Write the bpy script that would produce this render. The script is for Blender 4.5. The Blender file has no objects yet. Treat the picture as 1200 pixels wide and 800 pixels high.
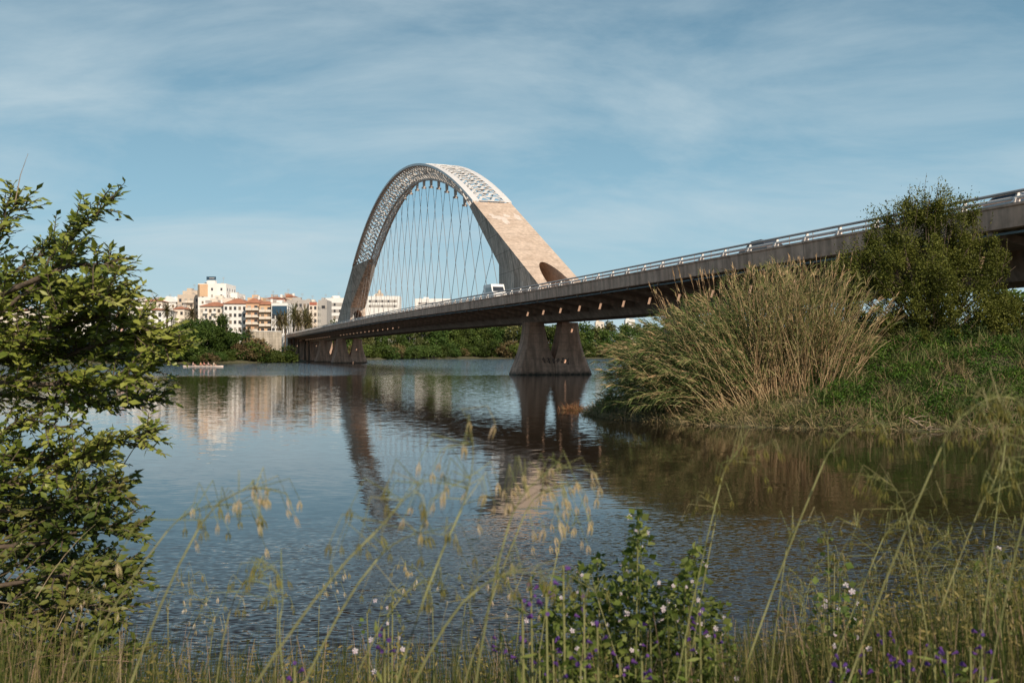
import bpy, bmesh, math, random
import numpy as np
from mathutils import Vector, Matrix
R = math.radians
rng = np.random.default_rng(11)
random.seed(11)
scene = bpy.context.scene
COL = scene.collection

# ---------------------------------------------------------------- camera
EYE = 2.95            # camera height above the water
FP = 1166.67          # focal length in pixels of a 1200 px wide photograph
HY = 414.5            # row of the horizon
cam_d = bpy.data.cameras.new("camera")
cam = bpy.data.objects.new("camera", cam_d); COL.objects.link(cam)
cam.location = (0, 0, EYE); cam.rotation_euler = (R(90), 0, 0)
cam_d.lens = 35; cam_d.sensor_width = 36
cam_d.shift_y = (HY - 400) / 1200
cam_d.clip_start = 0.05; cam_d.clip_end = 9000
cam_d.dof.use_dof = True; cam_d.dof.focus_distance = 60; cam_d.dof.aperture_fstop = 9.5
scene.camera = cam

# ---------------------------------------------------------------- sun, sky, exposure
SUN_AZ = math.atan2(0.50, -0.866)      # towards the sun, measured from +Y to +X
SUN_EL = R(36)
sd = bpy.data.lights.new("sun", 'SUN'); sun = bpy.data.objects.new("sun", sd); COL.objects.link(sun)
sd.energy = 5.0; sd.angle = R(0.5); sd.color = (1.0, 0.86, 0.70)
to_sun = Vector((math.sin(SUN_AZ) * math.cos(SUN_EL), math.cos(SUN_AZ) * math.cos(SUN_EL), math.sin(SUN_EL)))
sun.rotation_euler = to_sun.to_track_quat('Z', 'Y').to_euler()
sun.location = (30, -30, 60)

world = bpy.data.worlds.new("World"); scene.world = world; world.use_nodes = True
wt = world.node_tree; wt.nodes.clear()
def N(t, kind, **kw):
    n = t.nodes.new(kind)
    for k, v in kw.items(): setattr(n, k, v)
    return n
def L(t, a, b): t.links.new(a, b)
out = N(wt, 'ShaderNodeOutputWorld'); bg = N(wt, 'ShaderNodeBackground')
sky = N(wt, 'ShaderNodeTexSky'); sky.sky_type = 'NISHITA'; sky.sun_disc = False
sky.sun_elevation = SUN_EL; sky.sun_rotation = SUN_AZ
sky.air_density = 1.0; sky.dust_density = 1.6; sky.ozone_density = 1.2
geo = N(wt, 'ShaderNodeNewGeometry'); sep = N(wt, 'ShaderNodeSeparateXYZ')
tc = N(wt, 'ShaderNodeTexCoord')
L(wt, tc.outputs['Generated'], sep.inputs[0])
# cloud layer: direction projected onto a plane overhead, streaked
dz = N(wt, 'ShaderNodeMath', operation='ADD'); dz.inputs[1].default_value = 0.22; L(wt, sep.outputs['Z'], dz.inputs[0])
dx = N(wt, 'ShaderNodeMath', operation='DIVIDE'); L(wt, sep.outputs['X'], dx.inputs[0]); L(wt, dz.outputs[0], dx.inputs[1])
dy = N(wt, 'ShaderNodeMath', operation='DIVIDE'); L(wt, sep.outputs['Y'], dy.inputs[0]); L(wt, dz.outputs[0], dy.inputs[1])
cmb = N(wt, 'ShaderNodeCombineXYZ'); L(wt, dx.outputs[0], cmb.inputs[0]); L(wt, dy.outputs[0], cmb.inputs[1])
mp = N(wt, 'ShaderNodeMapping'); mp.inputs['Scale'].default_value = (1.0, 1.7, 1.0); mp.inputs['Rotation'].default_value = (0, 0, R(-38))
mp.inputs['Location'].default_value = (3.7, 1.3, 0)
L(wt, cmb.outputs[0], mp.inputs[0])
n1 = N(wt, 'ShaderNodeTexNoise'); n1.inputs['Scale'].default_value = 1.15; n1.inputs['Detail'].default_value = 9; n1.inputs['Roughness'].default_value = 0.60; n1.inputs['Distortion'].default_value = 0.45
L(wt, mp.outputs[0], n1.inputs['Vector'])
r1 = N(wt, 'ShaderNodeValToRGB'); r1.color_ramp.elements[0].position = 0.40; r1.color_ramp.elements[1].position = 0.74
L(wt, n1.outputs[0], r1.inputs[0])
cf = N(wt, 'ShaderNodeMath', operation='MULTIPLY'); cf.inputs[1].default_value = 0.74; L(wt, r1.outputs[0], cf.inputs[0])
hs = N(wt, 'ShaderNodeHueSaturation'); hs.inputs['Hue'].default_value = 0.487; hs.inputs['Saturation'].default_value = 1.0; hs.inputs['Value'].default_value = 1.0
L(wt, sky.outputs[0], hs.inputs['Color'])
mx = N(wt, 'ShaderNodeMix', data_type='RGBA'); L(wt, cf.outputs[0], mx.inputs['Factor'])
# the physical sky tempered with the cool haze of this day: paler low down, deeper overhead
gr_ = ramp_w = N(wt, 'ShaderNodeValToRGB'); el_ = gr_.color_ramp.elements
el_[0].position = 0.0; el_[0].color = (4.9, 6.7, 7.3, 1); el_[1].position = 0.5; el_[1].color = (0.22, 0.85, 1.75, 1)
e2_ = el_.new(0.15); e2_.color = (2.6, 4.7, 6.0, 1)
L(wt, sep.outputs['Z'], gr_.inputs[0])
mz = N(wt, 'ShaderNodeMix', data_type='RGBA'); mz.inputs['Factor'].default_value = 0.85
L(wt, hs.outputs[0], mz.inputs['A']); L(wt, gr_.outputs[0], mz.inputs['B']); L(wt, mz.outputs['Result'], mx.inputs['A'])
mx.inputs['B'].default_value = (5.2, 6.3, 6.8, 1)
L(wt, mx.outputs['Result'], bg.inputs['Color']); bg.inputs['Strength'].default_value = 0.108
L(wt, bg.outputs[0], out.inputs['Surface'])
scene.view_settings.view_transform = 'Standard'; scene.view_settings.look = 'None'
scene.view_settings.exposure = 0.0; scene.view_settings.gamma = 1.0
scene.view_settings.use_curve_mapping = False
scene.cycles.max_bounces = 8; scene.cycles.transparent_max_bounces = 8
scene.cycles.diffuse_bounces = 3; scene.cycles.glossy_bounces = 3

# ---------------------------------------------------------------- helpers
def P(px, py, d):
    """the point seen at photo pixel (px,py) at distance d along +Y"""
    return Vector(((px - 600) / FP * d, d, EYE - (py - HY) / FP * d))
def tag(o, label=None, cat=None, group=None, kind=None):
    if label: o['label'] = label
    if cat: o['category'] = cat
    if group: o['group'] = group
    if kind: o['kind'] = kind
    return o
def empty(name, loc, rz=0.0, label=None, cat=None, group=None):
    o = bpy.data.objects.new(name, None); COL.objects.link(o)
    o.location = loc; o.rotation_euler = (0, 0, rz); o.empty_display_size = 0.3
    return tag(o, label, cat, group)
KIDS = {}
def link(o, parent=None):
    COL.objects.link(o)
    if parent is not None:
        o.parent = parent; KIDS.setdefault(parent.name, []).append(o)
    return o
def copy_tree(o, parent=None):
    c = o.copy(); link(c, parent)
    for ch in KIDS.get(o.name, []): copy_tree(ch, c)
    return c
def mesh_np(name, V, F, mat, parent=None, smooth=False, mats=None, midx=None):
    """V (n,3); F = list of int arrays (m,k)"""
    me = bpy.data.meshes.new(name)
    V = np.asarray(V, dtype=np.float32)
    if not isinstance(F, list): F = [F]
    F = [np.asarray(f, dtype=np.int32) for f in F if len(f)]
    me.vertices.add(len(V)); me.vertices.foreach_set('co', V.ravel())
    nl = sum(f.size for f in F); npg = sum(len(f) for f in F)
    me.loops.add(nl); me.polygons.add(npg)
    me.loops.foreach_set('vertex_index', np.concatenate([f.ravel() for f in F]))
    tot = np.concatenate([np.full(len(f), f.shape[1], dtype=np.int32) for f in F])
    st = np.concatenate([[0], np.cumsum(tot)[:-1]]).astype(np.int32)
    me.polygons.foreach_set('loop_start', st)
    try: me.polygons.foreach_set('loop_total', tot)
    except Exception: pass
    if mats:
        for m in mats: me.materials.append(m)
        if midx is not None: me.polygons.foreach_set('material_index', np.asarray(midx, dtype=np.int32))
    else: me.materials.append(mat)
    me.update(calc_edges=True); me.validate()
    if smooth: me.polygons.foreach_set('use_smooth', np.ones(len(me.polygons), dtype=bool))
    o = bpy.data.objects.new(name, me); link(o, parent)
    return o
class MB:
    def __init__(s): s.v = []; s.f = []; s.m = []
    def add(s, vs, fs, mi=0):
        b = len(s.v); s.v += [tuple(v) for v in vs]
        s.f += [tuple(b + i for i in f) for f in fs]; s.m += [mi] * len(fs)
        return s
    def box(s, c, size, rz=0.0, mi=0, top=1.0):
        x, y, z = size[0] / 2, size[1] / 2, size[2] / 2
        ca, sa = math.cos(rz), math.sin(rz); vs = []
        for dz in (-z, z):
            k = top if dz > 0 else 1.0
            for dx, dy in ((-x, -y), (x, -y), (x, y), (-x, y)):
                dx *= k; dy *= k
                vs.append((c[0] + dx * ca - dy * sa, c[1] + dx * sa + dy * ca, c[2] + dz))
        return s.add(vs, [(0, 3, 2, 1), (4, 5, 6, 7), (0, 1, 5, 4), (1, 2, 6, 5), (2, 3, 7, 6), (3, 0, 4, 7)], mi)
    def tube(s, pts, r, n=6, mi=0, cap=True, flat=1.0):
        pts = [Vector(p) for p in pts]
        rs = r if isinstance(r, (list, tuple)) else [r] * len(pts)
        rings = []
        up = Vector((0, 0, 1))
        b0 = len(s.v)
        for i, p in enumerate(pts):
            t = (pts[min(i + 1, len(pts) - 1)] - pts[max(i - 1, 0)]).normalized()
            a = up if abs(t.dot(up)) < 0.95 else Vector((1, 0, 0))
            x = t.cross(a).normalized(); y = t.cross(x).normalized()
            for k in range(n):
                an = 2 * math.pi * k / n
                q = p + x * math.cos(an) * rs[i] + y * math.sin(an) * rs[i] * flat
                s.v.append(tuple(q))
        for i in range(len(pts) - 1):
            for k in range(n):
                a = b0 + i * n + k; b = b0 + i * n + (k + 1) % n
                s.f.append((a, b, b + n, a + n)); s.m.append(mi)
        if cap:
            s.f.append(tuple(b0 + k for k in range(n))[::-1]); s.m.append(mi)
            s.f.append(tuple(b0 + (len(pts) - 1) * n + k for k in range(n))); s.m.append(mi)
        return s
    def loft(s, rings, closed=True, mi=0, cap=True):
        """rings: lists of equal length point lists"""
        n = len(rings[0]); b0 = len(s.v)
        for r_ in rings: s.v += [tuple(p) for p in r_]
        for i in range(len(rings) - 1):
            for k in range(n if closed else n - 1):
                a = b0 + i * n + k; b = b0 + i * n + (k + 1) % n
                s.f.append((a, b, b + n, a + n)); s.m.append(mi)
        if cap and closed:
            s.f.append(tuple(b0 + k for k in range(n))[::-1]); s.m.append(mi)
            s.f.append(tuple(b0 + (len(rings) - 1) * n + k for k in range(n))); s.m.append(mi)
        return s
    def prism(s, poly, y0, y1, mi=0, f=lambda x, y, z: (x, y, z)):
        """poly of (x,z) extruded along y"""
        return s.loft([[f(x, y0, z) for x, z in poly], [f(x, y1, z) for x, z in poly]], mi=mi)
    def build(s, name, mats, parent=None, smooth=False, fix=True):
        me = bpy.data.meshes.new(name); me.from_pydata(s.v, [], s.f)
        if not isinstance(mats, (list, tuple)): mats = [mats]
        for m in mats: me.materials.append(m)
        me.polygons.foreach_set('material_index', s.m)
        if fix:
            bm = bmesh.new(); bm.from_mesh(me); bmesh.ops.recalc_face_normals(bm, faces=bm.faces); bm.to_mesh(me); bm.free()
        if smooth: me.polygons.foreach_set('use_smooth', [True] * len(me.polygons))
        me.update()
        o = bpy.data.objects.new(name, me); link(o, parent)
        return o

# ---------------------------------------------------------------- materials
def new_mat(name):
    m = bpy.data.materials.new(name); m.use_nodes = True
    t = m.node_tree; b = t.nodes['Principled BSDF']
    return m, t, b
def ramp(t, pts):
    r = N(t, 'ShaderNodeValToRGB'); e = r.color_ramp.elements
    while len(e) > 1: e.remove(e[-1])
    e[0].position = pts[0][0]; e[0].color = (*pts[0][1], 1)
    for p, c in pts[1:]:
        x = e.new(p); x.color = (*c, 1)
    return r
def plain(name, col, rough=0.6, metal=0.0, noise=0.12, scale=3.0, bump=0.0):
    m, t, b = new_mat(name)
    n = N(t, 'ShaderNodeTexNoise'); n.inputs['Scale'].default_value = scale; n.inputs['Detail'].default_value = 5
    tcn = N(t, 'ShaderNodeTexCoord'); L(t, tcn.outputs['Object'], n.inputs['Vector'])
    r = ramp(t, [(0.25, tuple(c * (1 - noise) for c in col)), (0.75, tuple(min(1, c * (1 + noise)) for c in col))])
    L(t, n.outputs[0], r.inputs[0]); L(t, r.outputs[0], b.inputs['Base Color'])
    b.inputs['Roughness'].default_value = rough; b.inputs['Metallic'].default_value = metal
    if bump:
        bp = N(t, 'ShaderNodeBump'); bp.inputs['Strength'].default_value = bump; bp.inputs['Distance'].default_value = 0.05
        L(t, n.outputs[0], bp.inputs['Height']); L(t, bp.outputs[0], b.inputs['Normal'])
    return m
def concrete(name, c0, c1, streak=0.5, seams=None, tide=None, seam_col=None):
    """concrete with blotches, vertical run-off streaks and board or pour seams"""
    m, t, b = new_mat(name)
    tcn = N(t, 'ShaderNodeTexCoord'); v = tcn.outputs['Object']
    n = N(t, 'ShaderNodeTexNoise'); n.inputs['Scale'].default_value = 0.35; n.inputs['Detail'].default_value = 8; n.inputs['Roughness'].default_value = 0.65
    L(t, v, n.inputs['Vector'])
    r = ramp(t, [(0.3, c0), (0.68, c1)]); L(t, n.outputs[0], r.inputs[0])
    mpn = N(t, 'ShaderNodeMapping'); mpn.inputs['Scale'].default_value = (1.6, 1.6, 0.10); L(t, v, mpn.inputs[0])
    n2 = N(t, 'ShaderNodeTexNoise'); n2.inputs['Scale'].default_value = 1.0; n2.inputs['Detail'].default_value = 6; L(t, mpn.outputs[0], n2.inputs['Vector'])
    r2 = ramp(t, [(0.38, (1 - streak,) * 3), (0.58, (1, 1, 1))]); L(t, n2.outputs[0], r2.inputs[0])
    mu = N(t, 'ShaderNodeMix', data_type='RGBA', blend_type='MULTIPLY'); mu.inputs['Factor'].default_value = 1
    L(t, r.outputs[0], mu.inputs['A']); L(t, r2.outputs[0], mu.inputs['B'])
    last = mu.outputs['Result']
    n3 = N(t, 'ShaderNodeTexNoise'); n3.inputs['Scale'].default_value = 2.5; n3.inputs['Detail'].default_value = 9; L(t, v, n3.inputs['Vector'])
    r3 = ramp(t, [(0.3, (0.82, 0.82, 0.82)), (0.7, (1.1, 1.1, 1.1))]); L(t, n3.outputs[0], r3.inputs[0])
    m3 = N(t, 'ShaderNodeMix', data_type='RGBA', blend_type='MULTIPLY'); m3.inputs['Factor'].default_value = 1
    L(t, last, m3.inputs['A']); L(t, r3.outputs[0], m3.inputs['B']); last = m3.outputs['Result']
    sp = N(t, 'ShaderNodeSeparateXYZ'); L(t, v, sp.inputs[0])
    for ax, period, width, dark in (seams or []):
        md = N(t, 'ShaderNodeMath', operation='PINGPONG'); md.inputs[1].default_value = period / 2; L(t, sp.outputs[ax], md.inputs[0])
        lt = N(t, 'ShaderNodeMath', operation='LESS_THAN'); lt.inputs[1].default_value = width / 2; L(t, md.outputs[0], lt.inputs[0])
        ml = N(t, 'ShaderNodeMath', operation='MULTIPLY'); ml.inputs[1].default_value = dark; L(t, lt.outputs[0], ml.inputs[0])
        mm = N(t, 'ShaderNodeMix', data_type='RGBA'); L(t, ml.outputs[0], mm.inputs['Factor']); L(t, last, mm.inputs['A'])
        mm.inputs['B'].default_value = (*(seam_col or (0.05, 0.04, 0.035)), 1); last = mm.outputs['Result']
    if tide:
        a = N(t, 'ShaderNodeMath', operation='MULTIPLY_ADD'); a.inputs[1].default_value = 0.7; L(t, n3.outputs[0], a.inputs[0]); L(t, sp.outputs[2], a.inputs[2])
        rt = ramp(t, [(0.0, (1, 1, 1)), (1.0, (0, 0, 0))]); mr = N(t, 'ShaderNodeMapRange'); mr.inputs['From Min'].default_value = tide[0]; mr.inputs['From Max'].default_value = tide[1]
        L(t, a.outputs[0], mr.inputs['Value']); L(t, mr.outputs[0], rt.inputs[0])
        mm = N(t, 'ShaderNodeMix', data_type='RGBA'); L(t, rt.outputs[0], mm.inputs['Factor']); L(t, last, mm.inputs['A'])
        mm.inputs['B'].default_value = (0.05, 0.042, 0.03, 1); last = mm.outputs['Result']
    L(t, last, b.inputs['Base Color']); b.inputs['Roughness'].default_value = 0.85
    bp = N(t, 'ShaderNodeBump'); bp.inputs['Strength'].default_value = 0.25; bp.inputs['Distance'].default_value = 0.05
    L(t, n3.outputs[0], bp.inputs['Height']); L(t, bp.outputs[0], b.inputs['Normal'])
    return m
def leaf_mat(name, cols, trans=0.35, rough=0.5, per_object=0.25, clump=None, spec=0.15):
    """foliage: every leaf its own shade of the listed colours, light passing through"""
    m, t, b = new_mat(name)
    g = N(t, 'ShaderNodeNewGeometry'); oi = N(t, 'ShaderNodeObjectInfo')
    n = len(cols); r = ramp(t, [(i / max(1, n - 1), c) for i, c in enumerate(cols)])
    fac = g.outputs['Random Per Island']
    if clump:
        tcn = N(t, 'ShaderNodeTexCoord'); nn = N(t, 'ShaderNodeTexNoise'); nn.inputs['Scale'].default_value = clump; nn.inputs['Detail'].default_value = 2
        L(t, tcn.outputs['Object'], nn.inputs['Vector'])
        mrr = N(t, 'ShaderNodeMapRange'); mrr.inputs['From Min'].default_value = 0.3; mrr.inputs['From Max'].default_value = 0.7; L(t, nn.outputs[0], mrr.inputs['Value'])
        mm = N(t, 'ShaderNodeMix'); mm.inputs[0].default_value = 0.5; L(t, fac, mm.inputs[2]); L(t, mrr.outputs[0], mm.inputs[3]); fac = mm.outputs[0]
    L(t, fac, r.inputs[0])
    h = N(t, 'ShaderNodeHueSaturation'); L(t, r.outputs[0], h.inputs['Color'])
    a = N(t, 'ShaderNodeMapRange'); a.inputs['To Min'].default_value = 1 - per_object; a.inputs['To Max'].default_value = 1 + per_object
    L(t, oi.outputs['Random'], a.inputs['Value']); L(t, a.outputs[0], h.inputs['Value'])
    a2 = N(t, 'ShaderNodeMapRange'); a2.inputs['To Min'].default_value = 0.5 - per_object * 0.08; a2.inputs['To Max'].default_value = 0.5 + per_object * 0.08
    ml = N(t, 'ShaderNodeMath', operation='FRACT'); mq = N(t, 'ShaderNodeMath', operation='MULTIPLY'); mq.inputs[1].default_value = 7.3
    L(t, oi.outputs['Random'], mq.inputs[0]); L(t, mq.outputs[0], ml.inputs[0]); L(t, ml.outputs[0], a2.inputs['Value']); L(t, a2.outputs[0], h.inputs['Hue'])
    L(t, h.outputs[0], b.inputs['Base Color']); b.inputs['Roughness'].default_value = rough
    b.inputs['Specular IOR Level'].default_value = spec
    tr = N(t, 'ShaderNodeBsdfTranslucent'); L(t, h.outputs[0], tr.inputs['Color'])
    ms = N(t, 'ShaderNodeMixShader'); ms.inputs[0].default_value = trans
    L(t, b.outputs[0], ms.inputs[1]); L(t, tr.outputs[0], ms.inputs[2])
    L(t, ms.outputs[0], t.nodes['Material Output'].inputs['Surface'])
    return m

M = {}
M['conc_arch'] = concrete('arch_concrete', (0.50, 0.375, 0.28), (0.68, 0.535, 0.42), 0.16, [(2, 3.1, 0.08, 0.35)])
M['conc_side'] = concrete('arch_side_concrete', (0.50, 0.385, 0.30), (0.76, 0.62, 0.51), 0.5, [(2, 3.1, 0.10, 0.5), (1, 1.6, 0.10, 0.45)])
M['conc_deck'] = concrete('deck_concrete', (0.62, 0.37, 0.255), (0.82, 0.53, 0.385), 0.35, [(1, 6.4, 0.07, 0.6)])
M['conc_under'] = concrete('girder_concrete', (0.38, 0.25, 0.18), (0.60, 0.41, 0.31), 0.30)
M['conc_pier'] = concrete('pier_concrete', (0.52, 0.29, 0.19), (0.74, 0.45, 0.32), 0.40, [(2, 1.15, 0.05, 0.4)], tide=(0.35, 0.9))
M['conc_pale'] = concrete('abutment_concrete', (0.42, 0.36, 0.28), (0.62, 0.54, 0.44), 0.35, [(2, 1.2, 0.06, 0.5), (0, 2.0, 0.05, 0.4)])
M['steel_white'] = plain('white_painted_steel', (0.72, 0.69, 0.66), 0.45, noise=0.07, scale=0.8)
M['steel_lattice'] = plain('arch_lattice_paint', (0.78, 0.74, 0.70), 0.5, noise=0.18, scale=0.6)
M['steel_chord'] = plain('weathered_chord_paint', (0.50, 0.42, 0.37), 0.55, noise=0.25, scale=0.7)
M['cable'] = plain('hanger_cable', (0.22, 0.19, 0.175), 0.5, noise=0.1)
M['rail'] = plain('galvanised_rail', (0.46, 0.41, 0.38), 0.45, 0.35, noise=0.2, scale=0.6)
M['rail_low'] = plain('painted_lower_rail', (0.62, 0.60, 0.58), 0.4, 0.1, noise=0.12, scale=0.6)
M['pipe'] = plain('service_pipe_blue_grey', (0.22, 0.27, 0.29), 0.5, noise=0.1)
M['asphalt'] = plain('asphalt', (0.055, 0.053, 0.05), 0.9, noise=0.2, scale=20)
M['glass_dark'] = plain('dark_window_glass', (0.035, 0.04, 0.05), 0.12, noise=0.3, scale=0.5)
M['rubber'] = plain('tyre_rubber', (0.02, 0.02, 0.02), 0.8)
M['bark'] = plain('bark', (0.10, 0.072, 0.05), 0.9, noise=0.35, scale=14, bump=0.5)
M['bark_pale'] = plain('pale_twig_bark', (0.30, 0.23, 0.16), 0.85, noise=0.3, scale=20)
# ================================================================= terrain, river
def seg_dist(px, py, poly):
    """signed distance to polygon (positive inside)"""
    px = np.asarray(px, float); py = np.asarray(py, float)
    d2 = np.full(px.shape, 1e18); ins = np.zeros(px.shape, bool)
    n = len(poly)
    for i in range(n):
        x0, y0 = poly[i]; x1, y1 = poly[(i + 1) % n]
        ex, ey = x1 - x0, y1 - y0
        t = np.clip(((px - x0) * ex + (py - y0) * ey) / (ex * ex + ey * ey), 0, 1)
        d2 = np.minimum(d2, (px - x0 - t * ex) ** 2 + (py - y0 - t * ey) ** 2)
        c = ((y0 > py) != (y1 > py))
        with np.errstate(divide='ignore', invalid='ignore'):
            xi = (x1 - x0) * (py - y0) / (y1 - y0 if y1 != y0 else 1e-9) + x0
        ins ^= c & (px < xi)
    d = np.sqrt(d2)
    return np.where(ins, d, -d)
BANK_NEAR = [(-3000, -3000), (3000, -3000), (3000, -80), (200, -30), (60, 1), (25, 4.5), (12, 6.6), (6, 7.6), (2, 7.0), (-2, 6.4), (-5, 7.6), (-9, 10), (-25, 16), (-70, 40), (-160, 90), (-600, 120), (-3000, 200)]
BANK_RIGHT = [(4.4, 51.5), (3.7, 48.6), (4.8, 45.2), (6.6, 42.6), (9, 40.6), (13, 38.8), (20, 37.6), (40, 35), (120, 22), (500, -20), (3000, -60), (3000, 380), (600, 330), (160, 190), (60, 118), (32, 88), (17, 70), (8, 60)]
BANK_FAR = [(-3000, 330), (-700, 290), (-300, 296), (-150, 304), (-107, 311), (-88, 322), (-78, 345), (-80, 392), (-96, 425), (-84, 500), (-60, 580), (-20, 648), (60, 652), (160, 640), (300, 600), (640, 520), (3000, 600), (3000, 6000), (-3000, 6000)]
def wob(x, y, s): return (np.sin(x * s * 1.3 + y * s * .7 + 1.3) + np.sin(y * s * 1.7 - x * s * .6 + 4.1) + .5 * np.sin((x + y) * s * 3.1)) / 2.5
def sstep(a, b, x):
    t = np.clip((x - a) / (b - a), 0, 1); return t * t * (3 - 2 * t)
def height(x, y):
    x = np.asarray(x, float); y = np.asarray(y, float)
    dn = seg_dist(x, y, BANK_NEAR) + 0.35 * wob(x, y, .9)
    hn = np.where(dn > 0, 1.32 * sstep(0, 3.6, dn) + .12 * sstep(4, 20, dn), 0) + 0.05 * wob(x, y, 3.0)
    dr = seg_dist(x, y, BANK_RIGHT) + 0.25 * wob(x, y, 1.1) + .35 * wob(x + 5, y, .5)
    hr = 0.35 * sstep(0, 0.7, dr) + 2.5 * sstep(0.4, 9, dr) * sstep(7, 14, x) + 0.55 * sstep(0.5, 4, dr) + .10 * wob(x, y, 1.6)
    df = seg_dist(x, y, BANK_FAR) + 2.0 * wob(x, y, .07)
    city = sstep(60, -20, x + 0.10 * (y - 400))
    hf = 0.9 * sstep(0, 3, df) + 1.2 * sstep(4, 30, df) + 7.6 * sstep(8, 60, df) * city + 5 * sstep(60, 190, df) * city + .3 * wob(x, y, .05)
    h = np.where(dn > 0, hn, np.where(dr > 0, hr, np.where(df > 0, hf, 0)))
    dm = np.maximum(np.maximum(dn, dr), df)
    under = -1.8 * sstep(0, 5, -dm) - 0.02
    return np.where(dm > 0, h + 0.02, under)
def hgt(x, y): return float(height(np.array([x]), np.array([y]))[0])

def terrain():
    nr, na = 300, 460
    r = np.concatenate([[0.0], np.geomspace(0.35, 4800, nr - 1)])
    # angles: dense in front of the camera, sparse behind
    u = np.linspace(-1, 1, na, endpoint=False)
    a = math.pi * (0.34 * u + 0.66 * u ** 3)
    rr, aa = np.meshgrid(r, a, indexing='ij')
    x = rr * np.sin(aa); y = rr * np.cos(aa)
    z = height(x, y)
    V = np.stack([x, y, z], -1).reshape(-1, 3)
    i = np.arange(nr - 1)[:, None]; j = np.arange(na)[None, :]
    a0 = i * na + j; a1 = i * na + (j + 1) % na
    F = np.stack([a0, a1, a1 + na, a0 + na], -1).reshape(-1, 4)
    m, t, b = new_mat('river_bank_earth')
    g = N(t, 'ShaderNodeNewGeometry')
    n = N(t, 'ShaderNodeTexNoise'); n.inputs['Scale'].default_value = 1.4; n.inputs['Detail'].default_value = 8; L(t, g.outputs['Position'], n.inputs['Vector'])
    rp = ramp(t, [(0.3, (0.050, 0.042, 0.022)), (0.5, (0.085, 0.085, 0.035)), (0.7, (0.14, 0.11, 0.065))]); L(t, n.outputs[0], rp.inputs[0])
    L(t, rp.outputs[0], b.inputs['Base Color']); b.inputs['Roughness'].default_value = 0.95
    bp = N(t, 'ShaderNodeBump'); bp.inputs['Distance'].default_value = 0.08; L(t, n.outputs[0], bp.inputs['Height']); L(t, bp.outputs[0], b.inputs['Normal'])
    o = mesh_np('ground', V, F, m, smooth=True); tag(o, kind='structure')
    return o
terrain()

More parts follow.
